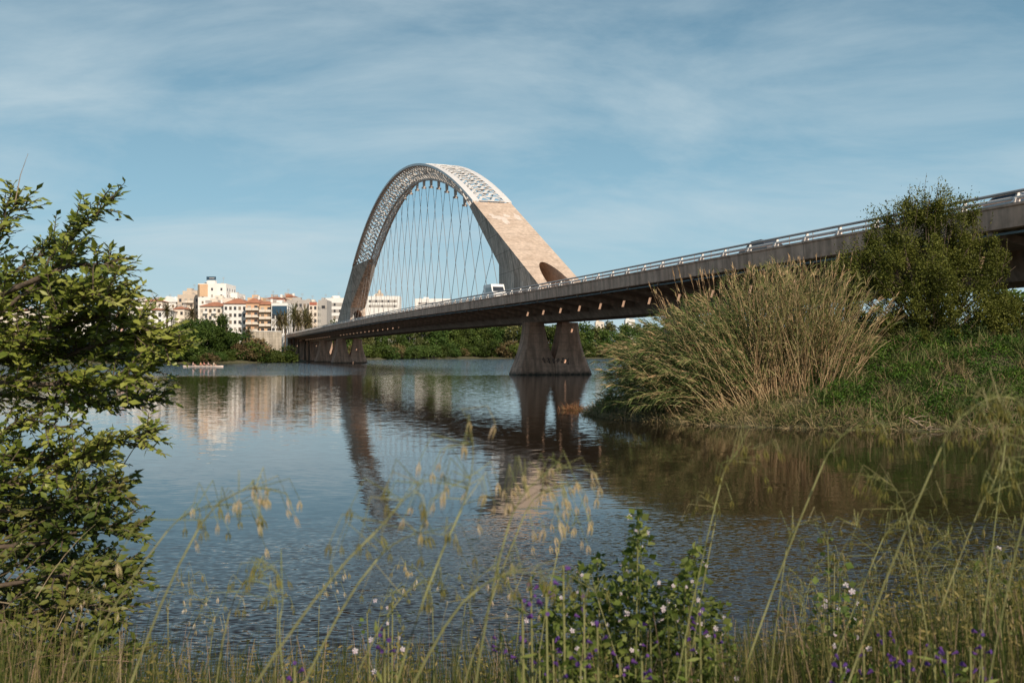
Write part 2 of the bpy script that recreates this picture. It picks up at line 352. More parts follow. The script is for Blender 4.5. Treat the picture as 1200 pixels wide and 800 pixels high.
def water():
    m, t, b = new_mat('river_water')
    g = N(t, 'ShaderNodeNewGeometry'); sp = N(t, 'ShaderNodeSeparateXYZ'); L(t, g.outputs['Position'], sp.inputs[0])
    def layer(scale, sc, amp, rot=0.0, detail=2.0):
        mpn = N(t, 'ShaderNodeMapping'); mpn.inputs['Scale'].default_value = (scale * sc[0], scale * sc[1], 1); mpn.inputs['Rotation'].default_value = (0, 0, rot)
        L(t, g.outputs['Position'], mpn.inputs[0])
        n = N(t, 'ShaderNodeTexNoise', noise_dimensions='2D'); n.inputs['Scale'].default_value = 1; n.inputs['Detail'].default_value = detail
        L(t, mpn.outputs[0], n.inputs['Vector'])
        s = N(t, 'ShaderNodeVectorMath', operation='SUBTRACT'); s.inputs[1].default_value = (.5, .5, .5); L(t, n.outputs['Color'], s.inputs[0])
        k = N(t, 'ShaderNodeVectorMath', operation='SCALE'); L(t, s.outputs[0], k.inputs[0])
        if isinstance(amp, (int, float)): k.inputs['Scale'].default_value = amp
        else: L(t, amp, k.inputs['Scale'])
        return k.outputs[0]
    # wind: rippled close to the near bank and again on the open reach beyond the bridge
    def mr(src, a, b_, lo, hi):
        q = N(t, 'ShaderNodeMapRange', interpolation_type='SMOOTHSTEP'); q.inputs['From Min'].default_value = a; q.inputs['From Max'].default_value = b_
        q.inputs['To Min'].default_value = lo; q.inputs['To Max'].default_value = hi; L(t, src, q.inputs['Value']); return q.outputs[0]
    def mat_(op, a, b_):
        q = N(t, 'ShaderNodeMath', operation=op)
        for i, v in enumerate((a, b_)):
            if isinstance(v, (int, float)): q.inputs[i].default_value = v
            else: L(t, v, q.inputs[i])
        return q.outputs[0]
    pn = N(t, 'ShaderNodeTexNoise', noise_dimensions='2D'); pn.inputs['Scale'].default_value = 0.06; pn.inputs['Detail'].default_value = 3
    pm = N(t, 'ShaderNodeMapping'); pm.inputs['Scale'].default_value = (0.5, 1.6, 1); L(t, g.outputs['Position'], pm.inputs[0]); L(t, pm.outputs[0], pn.inputs['Vector'])
    yy = mat_('ADD', sp.outputs['Y'], mat_('MULTIPLY', mat_('SUBTRACT', pn.outputs[0], 0.5), 16.0))
    near = mr(yy, 11.5, 17.5, 1.0, 0.0)
    pn2 = N(t, 'ShaderNodeTexNoise', noise_dimensions='2D'); pn2.inputs['Scale'].default_value = 0.012; pn2.inputs['Detail'].default_value = 2
    pm2 = N(t, 'ShaderNodeMapping'); pm2.inputs['Scale'].default_value = (0.35, 1.5, 1); L(t, g.outputs['Position'], pm2.inputs[0]); L(t, pm2.outputs[0], pn2.inputs['Vector'])
    y2 = mat_('ADD', sp.outputs['Y'], mat_('MULTIPLY', mat_('SUBTRACT', pn2.outputs[0], 0.5), 90.0))
    far = mr(y2, 140.0, 188.0, 0.0, 1.0)
    mid = mr(sp.outputs['Y'], 28.0, 95.0, 0.0, 1.0)
    a_small = mat_('ADD', mat_('MULTIPLY', near, 0.20), mat_('ADD', mat_('ADD', 0.036, mat_('MULTIPLY', mid, 0.026)), mat_('MULTIPLY', far, 1.0)))
    a_mid = mat_('ADD', mat_('MULTIPLY', near, 0.05), mat_('ADD', mat_('ADD', 0.020, mat_('MULTIPLY', mid, 0.009)), mat_('MULTIPLY', far, 0.45)))
    l1 = layer(7.5, (0.3, 1.0), a_small, R(10), 1.0); l2 = layer(1.8, (0.4, 1.0), a_mid, R(-14)); l3 = layer(0.5, (0.4, 1), 0.008, R(5), 3)
    l4 = layer(21.0, (0.40, 1.0), mat_('ADD', mat_('MULTIPLY', near, 0.42), 0.012), R(26), 1.0)
    l5 = layer(17.0, (0.40, 1.0), mat_('ADD', mat_('MULTIPLY', near, 0.30), 0.008), R(-24), 1.0)
    def add(a, b_):
        q = N(t, 'ShaderNodeVectorMath', operation='ADD'); L(t, a, q.inputs[0]); L(t, b_, q.inputs[1]); return q.outputs[0]
    s = add(add(add(l1, l2), add(l3, l4)), l5)
    fl = N(t, 'ShaderNodeVectorMath', operation='MULTIPLY'); fl.inputs[1].default_value = (0.7, 1.0, 0.0); L(t, s, fl.inputs[0])
    up = N(t, 'ShaderNodeVectorMath', operation='ADD'); up.inputs[1].default_value = (0, 0, 1); L(t, fl.outputs[0], up.inputs[0])
    nm = N(t, 'ShaderNodeVectorMath', operation='NORMALIZE'); L(t, up.outputs[0], nm.inputs[0])
    b.inputs['Base Color'].default_value = (0.020, 0.014, 0.008, 1)
    b.inputs['Roughness'].default_value = 0.03; b.inputs['IOR'].default_value = 1.333
    L(t, nm.outputs[0], b.inputs['Normal'])
    s_ = 4800
    o = mesh_np('river_water', [(-s_, -s_, 0), (s_, -s_, 0), (s_, s_, 0), (-s_, s_, 0)], np.array([[0, 1, 2, 3]]), m)
    tag(o, kind='structure')
water()

# ================================================================= the bridge
SN, CS = 0.3082, 0.9513
U = Vector((-SN, CS, 0)); NN = Vector((CS, SN, 0))
B0 = Vector(((645 - 600) / FP * 142.7, 142.7, 0))
def _lerp(x, pts):
    for (a, va), (b, vb) in zip(pts, pts[1:]):
        if x <= b:
            t = max(0, (x - a) / (b - a)); t = t * t * (3 - 2 * t); return va + (vb - va) * t
    return pts[-1][1]
def zr(s): return EYE + _lerp(s, [(-50, 8.12), (90, 8.80), (310, 8.62)])      # top of the handrail
# bridge root frame: local x = across (right), y = along, z up
bridge = empty('arch_bridge', tuple(B0), math.atan2(SN, CS), 'long concrete road bridge with one tall white steel arch crossing the river', 'bridge')
HALF = 10.0
S0, S1, BAY = -176.0, 316.8, 6.4
SS = np.arange(S0, S1 + .01, BAY)
def prof_loft(poly, ss=SS, dz=0.0):
    """poly (x,z rel. to rail top) swept along the deck"""
    mb = MB(); mb.loft([[(x, s, zr(s) + z + dz) for x, z in poly] for s in ss]); return mb
# central box girder
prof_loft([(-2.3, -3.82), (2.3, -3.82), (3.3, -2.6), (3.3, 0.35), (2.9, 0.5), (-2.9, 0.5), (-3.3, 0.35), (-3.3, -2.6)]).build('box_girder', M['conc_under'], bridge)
# walkway railings on top of the box
for sgn in (-1, 1):
    mb = MB()
    for h in (0.75, 1.05, 1.45):
        mb.tube([(sgn * 2.8, s, zr(s) + h) for s in SS], 0.035, 4)
    for s in np.arange(S0, S1, 3.2): mb.box((sgn * 2.8, s, zr(s) + 0.97), (0.05, 0.05, 0.96))
    mb.build('walkway_railing', M['rail'], bridge)
# road decks on both sides, with a row of openings beside the box
def wing(sgn):
    mb = MB()
    for a, b in zip(SS, SS[1:]):
        q0, q1 = a + 2.4, a + 4.4          # opening in the slab between two ribs
        for (y0, y1, x0, x1) in ((a, b, 4.2, 10.0), (a, q0, 3.3, 4.2), (q1, b, 3.3, 4.2), (q0, q1, 3.3, 3.86)):
            vs = []
            for zz in (-1.0, -0.72):
                for x, y in ((x0, y0), (x1, y0), (x1, y1), (x0, y1)): vs.append((sgn * x, y, zr(y) + zz))
            mb.add(vs, [(0, 1, 2, 3), (4, 7, 6, 5), (0, 4, 5, 1), (1, 5, 6, 2), (2, 6, 7, 3), (3, 7, 4, 0)])
    mb.build('road_slab', M['conc_under'], bridge)
    mb = MB()
    for a, b in zip(SS, SS[1:]):
        mb.add([(sgn * 4.75, a, zr(a) - .716), (sgn * 9.5, a, zr(a) - .716), (sgn * 9.5, b, zr(b) - .716), (sgn * 4.75, b, zr(b) - .716)], [(0, 1, 2, 3)])
    mb.build('road_surface', M['asphalt'], bridge)
    x = 10.0
    prof_loft([(sgn * (x + .003), -1.86), (sgn * (x + .16), -1.80), (sgn * (x + .22), -0.80), (sgn * (x + .30), -0.74), (sgn * (x + .30), -0.62), (sgn * (x - .35), -0.60), (sgn * (x - .35), -0.715), (sgn * (x + .003), -0.72)]).build('edge_beam', M['conc_deck'], bridge)
    mb = MB(); mb.tube([(sgn * (x - .25), s, zr(s) - 2.02) for s in SS], 0.07, 6); mb.build('service_pipe', M['pipe'], bridge)
for sg in (-1, 1): wing(sg)
# ribs: tapered brackets spreading from the box to the edge beams, one transverse frame per bay
def rib_mesh(sides=(-1,)):
    mb = MB()
    for sg in sides:
        poly = [(3.301, -3.1), (5.2, -3.05), (9.9, -2.05), (9.9, -1.003), (3.301, -1.003)]
        mb.loft([[(sg * px_, -.14, pz) for px_, pz in poly], [(sg * px_, .14, pz) for px_, pz in poly]])
    return mb
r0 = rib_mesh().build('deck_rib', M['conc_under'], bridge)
r0.location = (0, SS[0] + .001, zr(SS[0]))
for s in SS[1:-1]:
    c = r0.copy(); link(c, bridge); c.location = (0, s, zr(s))
mb = MB(); rr_ = rib_mesh((1,))
for s in SS[:-1]: mb.add([(v[0], v[1] + s, v[2] + zr(s)) for v in rr_.v], rr_.f)
tag(mb.build('deck_rib_row', M['conc_under'], bridge), kind='stuff')
# sloping soffit panels between the ribs, set back so the ribs read
for sg in (-1, 1):
    mb = MB()
    for a, b in zip(SS, SS[1:]):
        a_, b_ = a + .18, b - .18
        ra = [(x, zz) for x, zz in ((5.6, -2.40), (9.86, -1.74), (9.86, -1.62), (5.6, -2.28))]
        mb.loft([[(sg * x, a_, zr(a) + zz) for x, zz in ra], [(sg * x, b_, zr(b) + zz) for x, zz in ra]])
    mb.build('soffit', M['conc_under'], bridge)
# handrail: thick top tube, lower tube, triangular white stanchions
def post_mesh(sg):
    mb = MB(); w = 0.05
    tri = [(-.30, -.60), (.26, -.60), (.06, -.06), (-.06, -.06)]
    # a plate standing across the edge, leaning outward, triangular also seen from the side
    q = [(.34, -.60), (-.20, -.60), (-.16, -.06), (-.03, -.06), (.02, -.30)]
    mb.loft([[(sg * x, -.06, z) for x, z in q], [(sg * x, .06, z) for x, z in q]])
    return mb
SP = 3.563
for sg in (-1, 1):
    mb = MB(); mb.tube([(sg * 10.10, s, zr(s) - .05) for s in SS], 0.085, 8); mb.build('handrail', M['rail'], bridge, smooth=True)
    mb = MB(); mb.tube([(sg * 9.95, s, zr(s) - .34) for s in SS], 0.10, 8); mb.build('lower_rail', M['rail_low'], bridge, smooth=True)
s_first = (48092 / (1191 - 222) + 3.08 - 142.7) / CS
posts = [s_first + SP * k for k in range(-30, 125) if S0 < s_first + SP * k < S1]
p0 = None
near_posts = [s for s in posts if s > -112][:62]
rest = [s for s in posts if s not in near_posts]
for s in near_posts:
    if p0 is None: c = post_mesh(-1).build('railing_post', M['steel_white'], bridge); p0 = c
    else: c = p0.copy(); link(c, bridge)
    c.location = (-10.0, s, zr(s))
mb = MB()
for s in rest:
    pm_ = post_mesh(-1); mb.add([(v[0] - 10.0, v[1] + s, v[2] + zr(s)) for v in pm_.v], pm_.f)
tag(mb.build('railing_post_row', M['steel_white'], bridge), kind='stuff')
mb = MB()
for s in posts:
    pm_ = post_mesh(1); mb.add([(v[0] + 10.0, v[1] + s, v[2] + zr(s)) for v in pm_.v], pm_.f)
tag(mb.build('railing_post_row', M['steel_white'], bridge), kind='stuff')

# piers: twin flared legs side by side on one footing
def pier(s, name='pier'):
    zt = zr(s) - 3.823
    p = bpy.data.objects.new(name, None); link(p, bridge); p.location = (0, s, 0)
    for sg in (-1, 1):
        rings = []
        for k in range(13):
            t = k / 12; z = -1.6 + (zt + 1.6) * t
            q = max(0.0, (z - 0.1) / (zt - 0.1))
            fl = (1 - q) ** 1.75
            xo = 4.05 + 1.75 * fl; xi = .03 + 1.35 * max(0, min(1, (z - 2.3) / (zt - 2.3))) ** .6
            if z < 0.45: xi = 0.03
            hl = 1.1 + 1.0 * fl; ch = .5
            rings.append([(sg * xi, -hl, z), (sg * (xo - ch), -hl, z), (sg * xo, -hl + ch, z), (sg * xo, hl - ch, z), (sg * (xo - ch), hl, z), (sg * xi, hl, z)])
        mb = MB(); mb.loft(rings); mb.build('pier_leg', M['conc_pier'], p)
    mb = MB(); mb.box((0, 0, -1.0), (12.6, 5.4, 1.2)); mb.build('footing', M['conc_pier'], p)
    return p
piers = [pier(s) for s in (-135, -90, -45, 0, 189, 234, 279)]
# spray-painted scrawl on the near pier, facing the river bank
mb = MB()
def stroke(pts, w=.09):
    pts = [Vector((x, 0, z)) for x, z in pts]
    for a, b in zip(pts, pts[1:]):
        d = (b - a).normalized(); nrm = Vector((-d.z, 0, d.x)) * w / 2
        mb.add([a - nrm, b - nrm, b + nrm, a + nrm], [(0, 1, 2, 3)])
xx = 0.0
rg_ = random.Random(9)
for gl in [[(.3 + .34 * math.cos(k * 2.3 + q) * (.5 + .6 * rg_.random()), .5 + .55 * math.sin(k * 1.7 + q * 2) * (.5 + .6 * rg_.random())) for k in range(7)] for q in range(6)]:
    stroke([(xx + a, b + .1 * math.sin(xx * 3)) for a, b in gl], .065); xx += .72
gm = plain('black_spray_paint', (0.02, 0.018, 0.018), 0.7)
gr = mb.build('graffiti', gm, piers[3], fix=False)
gr.location = (-1.9, 0, 1.45)
for v in gr.data.vertices:      # lie on the battered face of the leg
    z = v.co.z + 1.45; zt_ = zr(0) - 3.823; q = max(0, (z - .1) / (zt_ - .1)); v.co.y = -(1.1 + 1.0 * (1 - q) ** 1.75) - .02

# abutment on the city bank
AB = 288.0
mb = MB(); mb.box((0, AB + 30, 4.6), (19.4, 36, 12.0)); ab = mb.build('abutment', M['conc_under'], bridge)
mb = MB(); mb.box((-14.5, AB + 24, 6.6), (9, 4, 9.2)); mb.box((-14.5, AB + 24, 11.4), (9.4, 4.3, .35)); mb.build('wing_wall', M['conc_pale'], bridge)
mb = MB(); 

# ---- arch
D0 = EYE + 7.6
XA, KA, TOP = 94.5, 0.0037, EYE + 41.8
def z_out(s):
    x = abs(s - XA)
    if x <= 65.6: return TOP - KA * x * x
    return TOP - KA * 65.6 ** 2 - (x - 65.6) * (TOP - KA * 65.6 ** 2 - D0) / (37.5)
WA = 3.4
arch = bpy.data.objects.new('arch', None); link(arch, bridge)
def leg(sign):
    """concrete leg; sign=1 near end, -1 far end (mirrored)"""
    def q(s, x, z): return (x, s if sign > 0 else 2 * XA - s, z)
    zj = z_out(28.9)
    zb = D0 - 1.6
    sb = -8.6 - 1.6 * 2.05
    A = [q(sb, -WA, zb), q(sb, WA, zb), q(28.9, WA, zj), q(28.9, -WA, zj)]                  # outer face
    Bv = [q(17.5, -2.3, zb), q(17.5, 2.3, zb), q(17.5, 2.3, EYE + 14.2), q(17.5, -2.3, EYE + 14.2), q(41.4, .55, EYE + 26.9), q(41.4, -.55, EYE + 26.9)]
    mb = MB(); vs = A + Bv
    mb.add(vs, [(0, 1, 2, 3), (0, 3, 9, 7, 4), (1, 5, 6, 8, 2), (4, 7, 6, 5), (7, 9, 8, 6), (3, 2, 8, 9), (0, 4, 5, 1)])
    mb.m = [0, 1, 1, 1, 1, 0, 1]
    o = mb.build('arch_leg', [M['conc_arch'], M['conc_side']], arch)
    bm = bmesh.new(); bm.from_mesh(o.data); bmesh.ops.triangulate(bm, faces=bm.faces); bm.to_mesh(o.data); bm.free()
    # walkway tunnel
    cb = MB(); ring = [(1.95 * math.cos(a), 1.95 * math.sin(a) * 2.55) for a in np.linspace(0, 2 * math.pi, 40, endpoint=False)]
    cb.loft([[q(-30, x, D0 + .9 + z) for x, z in ring], [q(40, x, D0 + .9 + z) for x, z in ring]], mi=0)
    cut = cb.build('cutter', [M['conc_arch']])
    md = o.modifiers.new('tunnel', 'BOOLEAN'); md.operation = 'DIFFERENCE'; md.object = cut; md.solver = 'EXACT'
    cut.parent = bridge; cut.matrix_parent_inverse = Matrix.Identity(4)
    bpy.context.view_layer.update()
    dg = bpy.context.evaluated_depsgraph_get()
    me = bpy.data.meshes.new_from_object(o.evaluated_get(dg)); o.modifiers.clear(); o.data = me; me.name = 'arch_leg'
    bpy.data.objects.remove(cut)
    return o
leg(1); leg(-1)
# whitewash patch and run on the outer face of the near leg
mb = MB(); rnd = random.Random(4); sl = (z_out(28.9) - z_out(-8.6)) / 37.5
wp = plain('pale_repair_patch', (0.66, 0.56, 0.48), 0.8, noise=0.15, scale=1.5)
for cx, cs_, w, h in ((-1.2, 21.5, 1.5, 1.1), (-.4, 20.2, .9, 1.5), (.6, 22.5, 1.0, .6), (2.3, 22.2, .9, 1.6), (-2.0, 22.6, .7, .5)):
    n = 14; ring = []
    for k in range(n):
        a = 2 * math.pi * k / n; rr_ = 1 + .35 * rnd.uniform(-1, 1)
        s = cs_ + math.sin(a) * h * rr_; ring.append((cx + math.cos(a) * w * .6 * rr_, s, z_out(s) + .012))
    mb.add(ring, [tuple(range(n))])
mb.build('repair_patch', wp, arch)

# steel truss
def out_pt(s, x): return Vector((x, s, z_out(s)))
def low_pt(s):
    """point of the lower chord under outer station s (perpendicular offset)"""
    x = s - XA; sl_ = -2 * KA * x
    D = 2.75 + 1.45 * (abs(x) / 65.6) ** 2 + 1.5 * max(0, (abs(x) - 52) / 13.6) * 0
    n = Vector((0, sl_, -1)).normalized() * -1
    n = Vector((0, sl_, -1)).normalized()
    return Vector((0, s, z_out(s))) + n * D
NP = 58
st = [28.9 + (160.1 - 28.9) * i / NP for i in range(NP + 1)]
for x in (-WA + .25, WA - .25):
    mb = MB(); mb.tube([out_pt(s, x) + Vector((0, 0, -.12)) for s in st], .27, 8); mb.build('upper_chord', M['steel_chord'], arch, smooth=True)
mb = MB(); lows = [low_pt(s) for s in st]
ext0 = Vector((0, 39.0, EYE + 26.0)); 
low_path = [p for p in lows if p.y > 40.8 and p.y < 148.2]
low_path = [Vector((0, 40.4, low_path[0].z - 1.0))] + low_path + [Vector((0, 148.6, low_path[-1].z - 1.0))]
mb.tube(low_path, .27, 8); mb.build('lower_chord', M['steel_chord'], arch, smooth=True)
# top face: two solid plate strips and a web of diagonals leaving triangular openings
def strip(mb, pts_in, pts_out, th=.10):
    rings = []
    for a, b in zip(pts_in, pts_out):
        rings.append([a, b, b - Vector((0, 0, th)), a - Vector((0, 0, th))])
    mb.loft(rings)
upz = Vector((0, 0, .22))
mb = MB()
for sg in (-1, 1):
    strip(mb, [out_pt(s, sg * 2.25) + upz for s in st], [out_pt(s, sg * (WA + .02)) + upz for s in st])
    strip(mb, [out_pt(s, sg * (WA + .02)) + upz + Vector((0, 0, .02)) for s in st], [out_pt(s, sg * (WA + .09)) + upz + Vector((0, 0, .02)) for s in st], .45)
mb.build('top_plate', M['steel_white'], arch)
def bar(mb, a, b, w, th=.09):
    a = Vector(a); b = Vector(b); d = (b - a).normalized()
    sd_ = d.cross(Vector((0, 0, 1))).normalized() * w / 2; t_ = Vector((0, 0, th))
    mb.loft([[a - sd_, a + sd_, a + sd_ - t_, a - sd_ - t_], [b - sd_, b + sd_, b + sd_ - t_, b - sd_ - t_]])
mb = MB()
for i in range(0, NP, 1):
    s0, s1 = st[i], st[i + 1]
    for k in range(2):
        xa = -2.27 + 2.27 * k; xb = xa + 2.27; xm = (xa + xb) / 2
        dzk = Vector((0, 0, .004 * k))
        bar(mb, out_pt(s0, xa) + upz + dzk, out_pt(s1, xm) + upz + dzk, .52)
        bar(mb, out_pt(s1, xm) + upz - Vector((0, 0, .01)) + dzk, out_pt(s0, xb) + upz - Vector((0, 0, .01)) + dzk, .52)
    if 1: bar(mb, out_pt(s0, -2.26) + upz - Vector((0, 0, .02)), out_pt(s0, 2.26) + upz - Vector((0, 0, .02)), .9 if i % 3 == 0 else .3, .08)
mb.build('top_lattice', M['steel_white'], arch)
# side lattices: crossing diagonals from the upper chords down to the lower chord
for sg in (-1, 1):
    mb = MB(); x = sg * (WA - .25)
    for i in range(0, NP):
        a0, a1 = out_pt(st[i], x), out_pt(st[i + 1], x)
        l0, l1 = low_pt(st[i]), low_pt(st[i + 1])
        if l0.y < 38 or l0.y > 151: continue
        mb.tube([a0, l1], .095, 5, cap=False); mb.tube([a1, l0], .095, 5, cap=False)
        if i % 3 == 0: mb.tube([a0, l0], .14, 5, cap=False)
    mb.build('side_lattice', M['steel_lattice'], arch)
# portal posts joining the steel to the concrete
mb = MB()
for e in (0, 1):
    ss = [28.95, 33, 37, 41.0]
    for s in ss:
        y = s if e == 0 else 2 * XA - s
        t_ = (s - 28.9) / 12.5; xw = WA + (0.55 - WA) * t_
        for sg in (-1, 1):
            zc = z_out(28.9) + (EYE + 26.9 - z_out(28.9)) * t_
            mb.tube([(sg * (WA - .25), y, z_out(y) - .1), (sg * max(.5, xw - .1), y, zc)], .12, 5)
mb.build('portal_post', M['steel_lattice'], arch)
# hangers: pairs from a bracket on the lower chord down to both edges of the walkway
HS = [XA + 6.83 * j for j in range(-10, 11)]
def low_z(s):
    if 41.0 < s < 148.0:
        for a, b in zip(lows, lows[1:]):
            if a.y <= s <= b.y: return a.z + (b.z - a.z) * (s - a.y) / (b.y - a.y)
    x = s if s < XA else 2 * XA - s       # inner edge of the concrete leg
    return EYE + 14.2 + (x - 17.5) / (41.4 - 17.5) * 12.7
for s in HS:
    z = low_z(s)
    conc = not (41.0 < s < 148.0)
    br = bpy.data.objects.new('hanger', None); link(br, bridge)
    mb = MB()
    if not conc: mb.box((0, s, z - .85), (.42, .55, 1.5), top=1.25)
    mb.box((0, s, z - (.3 if conc else 1.72)), (1.0 if not conc else .5, .32, .34))
    mb.build('anchor_bracket', M['steel_chord'], br)
    zt_ = z - (.4 if conc else 1.85)
    for sg in (-1, 1):
        mb = MB(); mb.tube([(sg * .42, s, zt_), (sg * 2.75, s, zr(s) + .48)], .046, 5); mb.build('cable', M['cable'], br)

# ================================================================= traffic on the bridge
def vehicle(kind, s, off, body_m, label, cat, flip=False):
    """body swept from a side profile; local y along the bridge"""
    root = empty(cat.replace(' ', '_'), (0, 0, 0), 0, label, cat)
    if kind == 'car':
        Ln, W = 4.3, 1.75
        low = [(-2.15, .25), (2.15, .25), (2.15, .62), (2.05, .80), (1.2, .95), (-1.75, .98), (-2.1, .85), (-2.15, .5)]
        cab = [(1.25, .95), (.55, 1.42), (-.95, 1.45), (-1.75, .98)]
    else:
        Ln, W = 5.4, 2.0
        low = [(-2.7, .35), (2.7, .35), (2.7, .95), (2.45, 1.30), (1.9, 1.45), (1.45, 2.15), (1.2, 2.55), (-2.6, 2.60), (-2.7, 2.4)]
        cab = None
    sgn = -1 if flip else 1
    mb = MB(); f = lambda y, x, z: (x, y * sgn, z)
    hw = W / 2
    mb.loft([[f(y * .985, -hw, z) for y, z in low], [f(y, -hw + .07, z) for y, z in low], [f(y, hw - .07, z) for y, z in low], [f(y * .985, hw, z) for y, z in low]])
    mb.build('body', body_m, root)
    if cab:
        mb = MB(); mb.loft([[f(y, -hw + .10 + .14 * (z > 1.2), z) for y, z in cab], [f(y, hw - .10 - .14 * (z > 1.2), z) for y, z in cab]]); mb.build('cabin_glass', M['glass_dark'], root)
        mb = MB(); mb.box((0, -.2 * sgn, 1.452), (W - .52, 1.5, .05)); mb.build('roof', body_m, root)
        for sg in (-1, 1):
            mb = MB(); mb.tube([f(1.27, sg * (hw - .1), .97), f(.56, sg * (hw - .23), 1.45), f(-.95, sg * (hw - .23), 1.47), f(-1.75, sg * (hw - .1), 1.0)], .035, 4); mb.build('pillar', body_m, root)
    else:
        for sg in (-1, 1):
            mb = MB(); mb.add([f(1.62, sg * (hw + .006), 1.46), f(1.25, sg * (hw + .006), 2.12), f(-1.5, sg * (hw + .006), 2.12), f(-1.5, sg * (hw + .006), 1.46)], [(0, 1, 2, 3)]); mb.build('side_window', M['glass_dark'], root)
        mb = MB(); mb.add([f(1.93, -.85, 1.47), f(1.48, -.80, 2.14), f(1.48, .80, 2.14), f(1.93, .85, 1.47)], [(0, 1, 2, 3)]); o = mb.build('windscreen', M['glass_dark'], root); o.location = (0, .02 * sgn, .012)
        mb = MB(); mb.add([f(-2.712, -.7, 1.5), f(-2.712, .7, 1.5), f(-2.69, .7, 2.2), f(-2.69, -.7, 2.2)], [(0, 1, 2, 3)]); mb.build('rear_window', M['glass_dark'], root)
    for y in (Ln * .31, -Ln * .31):
        for sg in (-1, 1):
            mb = MB(); mb.tube([(sg * (hw - .20), y, .33), (sg * (hw + .01), y, .33)], .33, 14); mb.build('wheel', M['rubber'], root)
    for sg in (-1, 1):
        mb = MB(); mb.box((sg * (hw - .25), (Ln / 2 - .04) * sgn, .72 if cab else .95), (.34, .08, .14)); mb.build('headlight', M['steel_white'], root)
    p = B0 + U * s + NN * off
    root.location = (p.x, p.y, zr(s) - .71); root.rotation_euler = (0, 0, math.atan2(SN, CS))
    return root
def s_at(px, off): return ((60362 + 1227 * off) / (px - 222) - off * SN - 142.7) / CS
car_white = plain('white_van_paint', (0.78, 0.76, 0.74), 0.35, noise=0.03)
vehicle('van', s_at(580, -6.3), -6.3, car_white, 'white van driving on the bridge beside the near concrete arch leg', 'van', flip=True)
vehicle('car', s_at(893, -6.2), -6.2, plain('dark_car_paint', (0.10, 0.10, 0.11), 0.3, noise=.03), 'dark car behind the railing left of the bushy riverside tree', 'car')
vehicle('car', s_at(1186, -5.5), -5.5, plain('grey_car_paint', (0.40, 0.41, 0.42), 0.3, noise=.03), 'grey car with dark windows behind the railing near the right edge', 'car')
# ================================================================= the town on the far left bank
WALLS = {
 'white': plain('white_render_wall', (0.80, 0.77, 0.73), 0.85, noise=.06, scale=.25), 'cream': plain('cream_render_wall', (0.72, 0.64, 0.54), 0.85, noise=.08, scale=.25),
 'beige': plain('beige_render_wall', (0.58, 0.48, 0.38), 0.85, noise=.10, scale=.25), 'peach': plain('peach_render_wall', (0.66, 0.40, 0.25), 0.85, noise=.08, scale=.25),
 'orange': plain('orange_render_wall', (0.66, 0.44, 0.27), 0.85, noise=.08, scale=.25), 'grey': plain('grey_stone_wall', (0.42, 0.39, 0.36), 0.85, noise=.10, scale=.25),
 'pink': plain('pink_render_wall', (0.62, 0.38, 0.31), 0.85, noise=.08, scale=.25), 'brick': plain('red_brick_wall', (0.38, 0.13, 0.085), 0.9, noise=.15, scale=.4),
 'tile': plain('terracotta_roof_tiles', (0.36, 0.155, 0.09), 0.85, noise=.22, scale=.5), 'slab': plain('grey_flat_roof', (0.40, 0.37, 0.34), 0.9, noise=.1, scale=.3),
 'bluegl': plain('blue_cladding', (0.035, 0.07, 0.11), 0.2, noise=.25, scale=.4), 'shutter': plain('window_shutter', (0.10, 0.085, 0.07), 0.6, noise=.3, scale=.5),
}
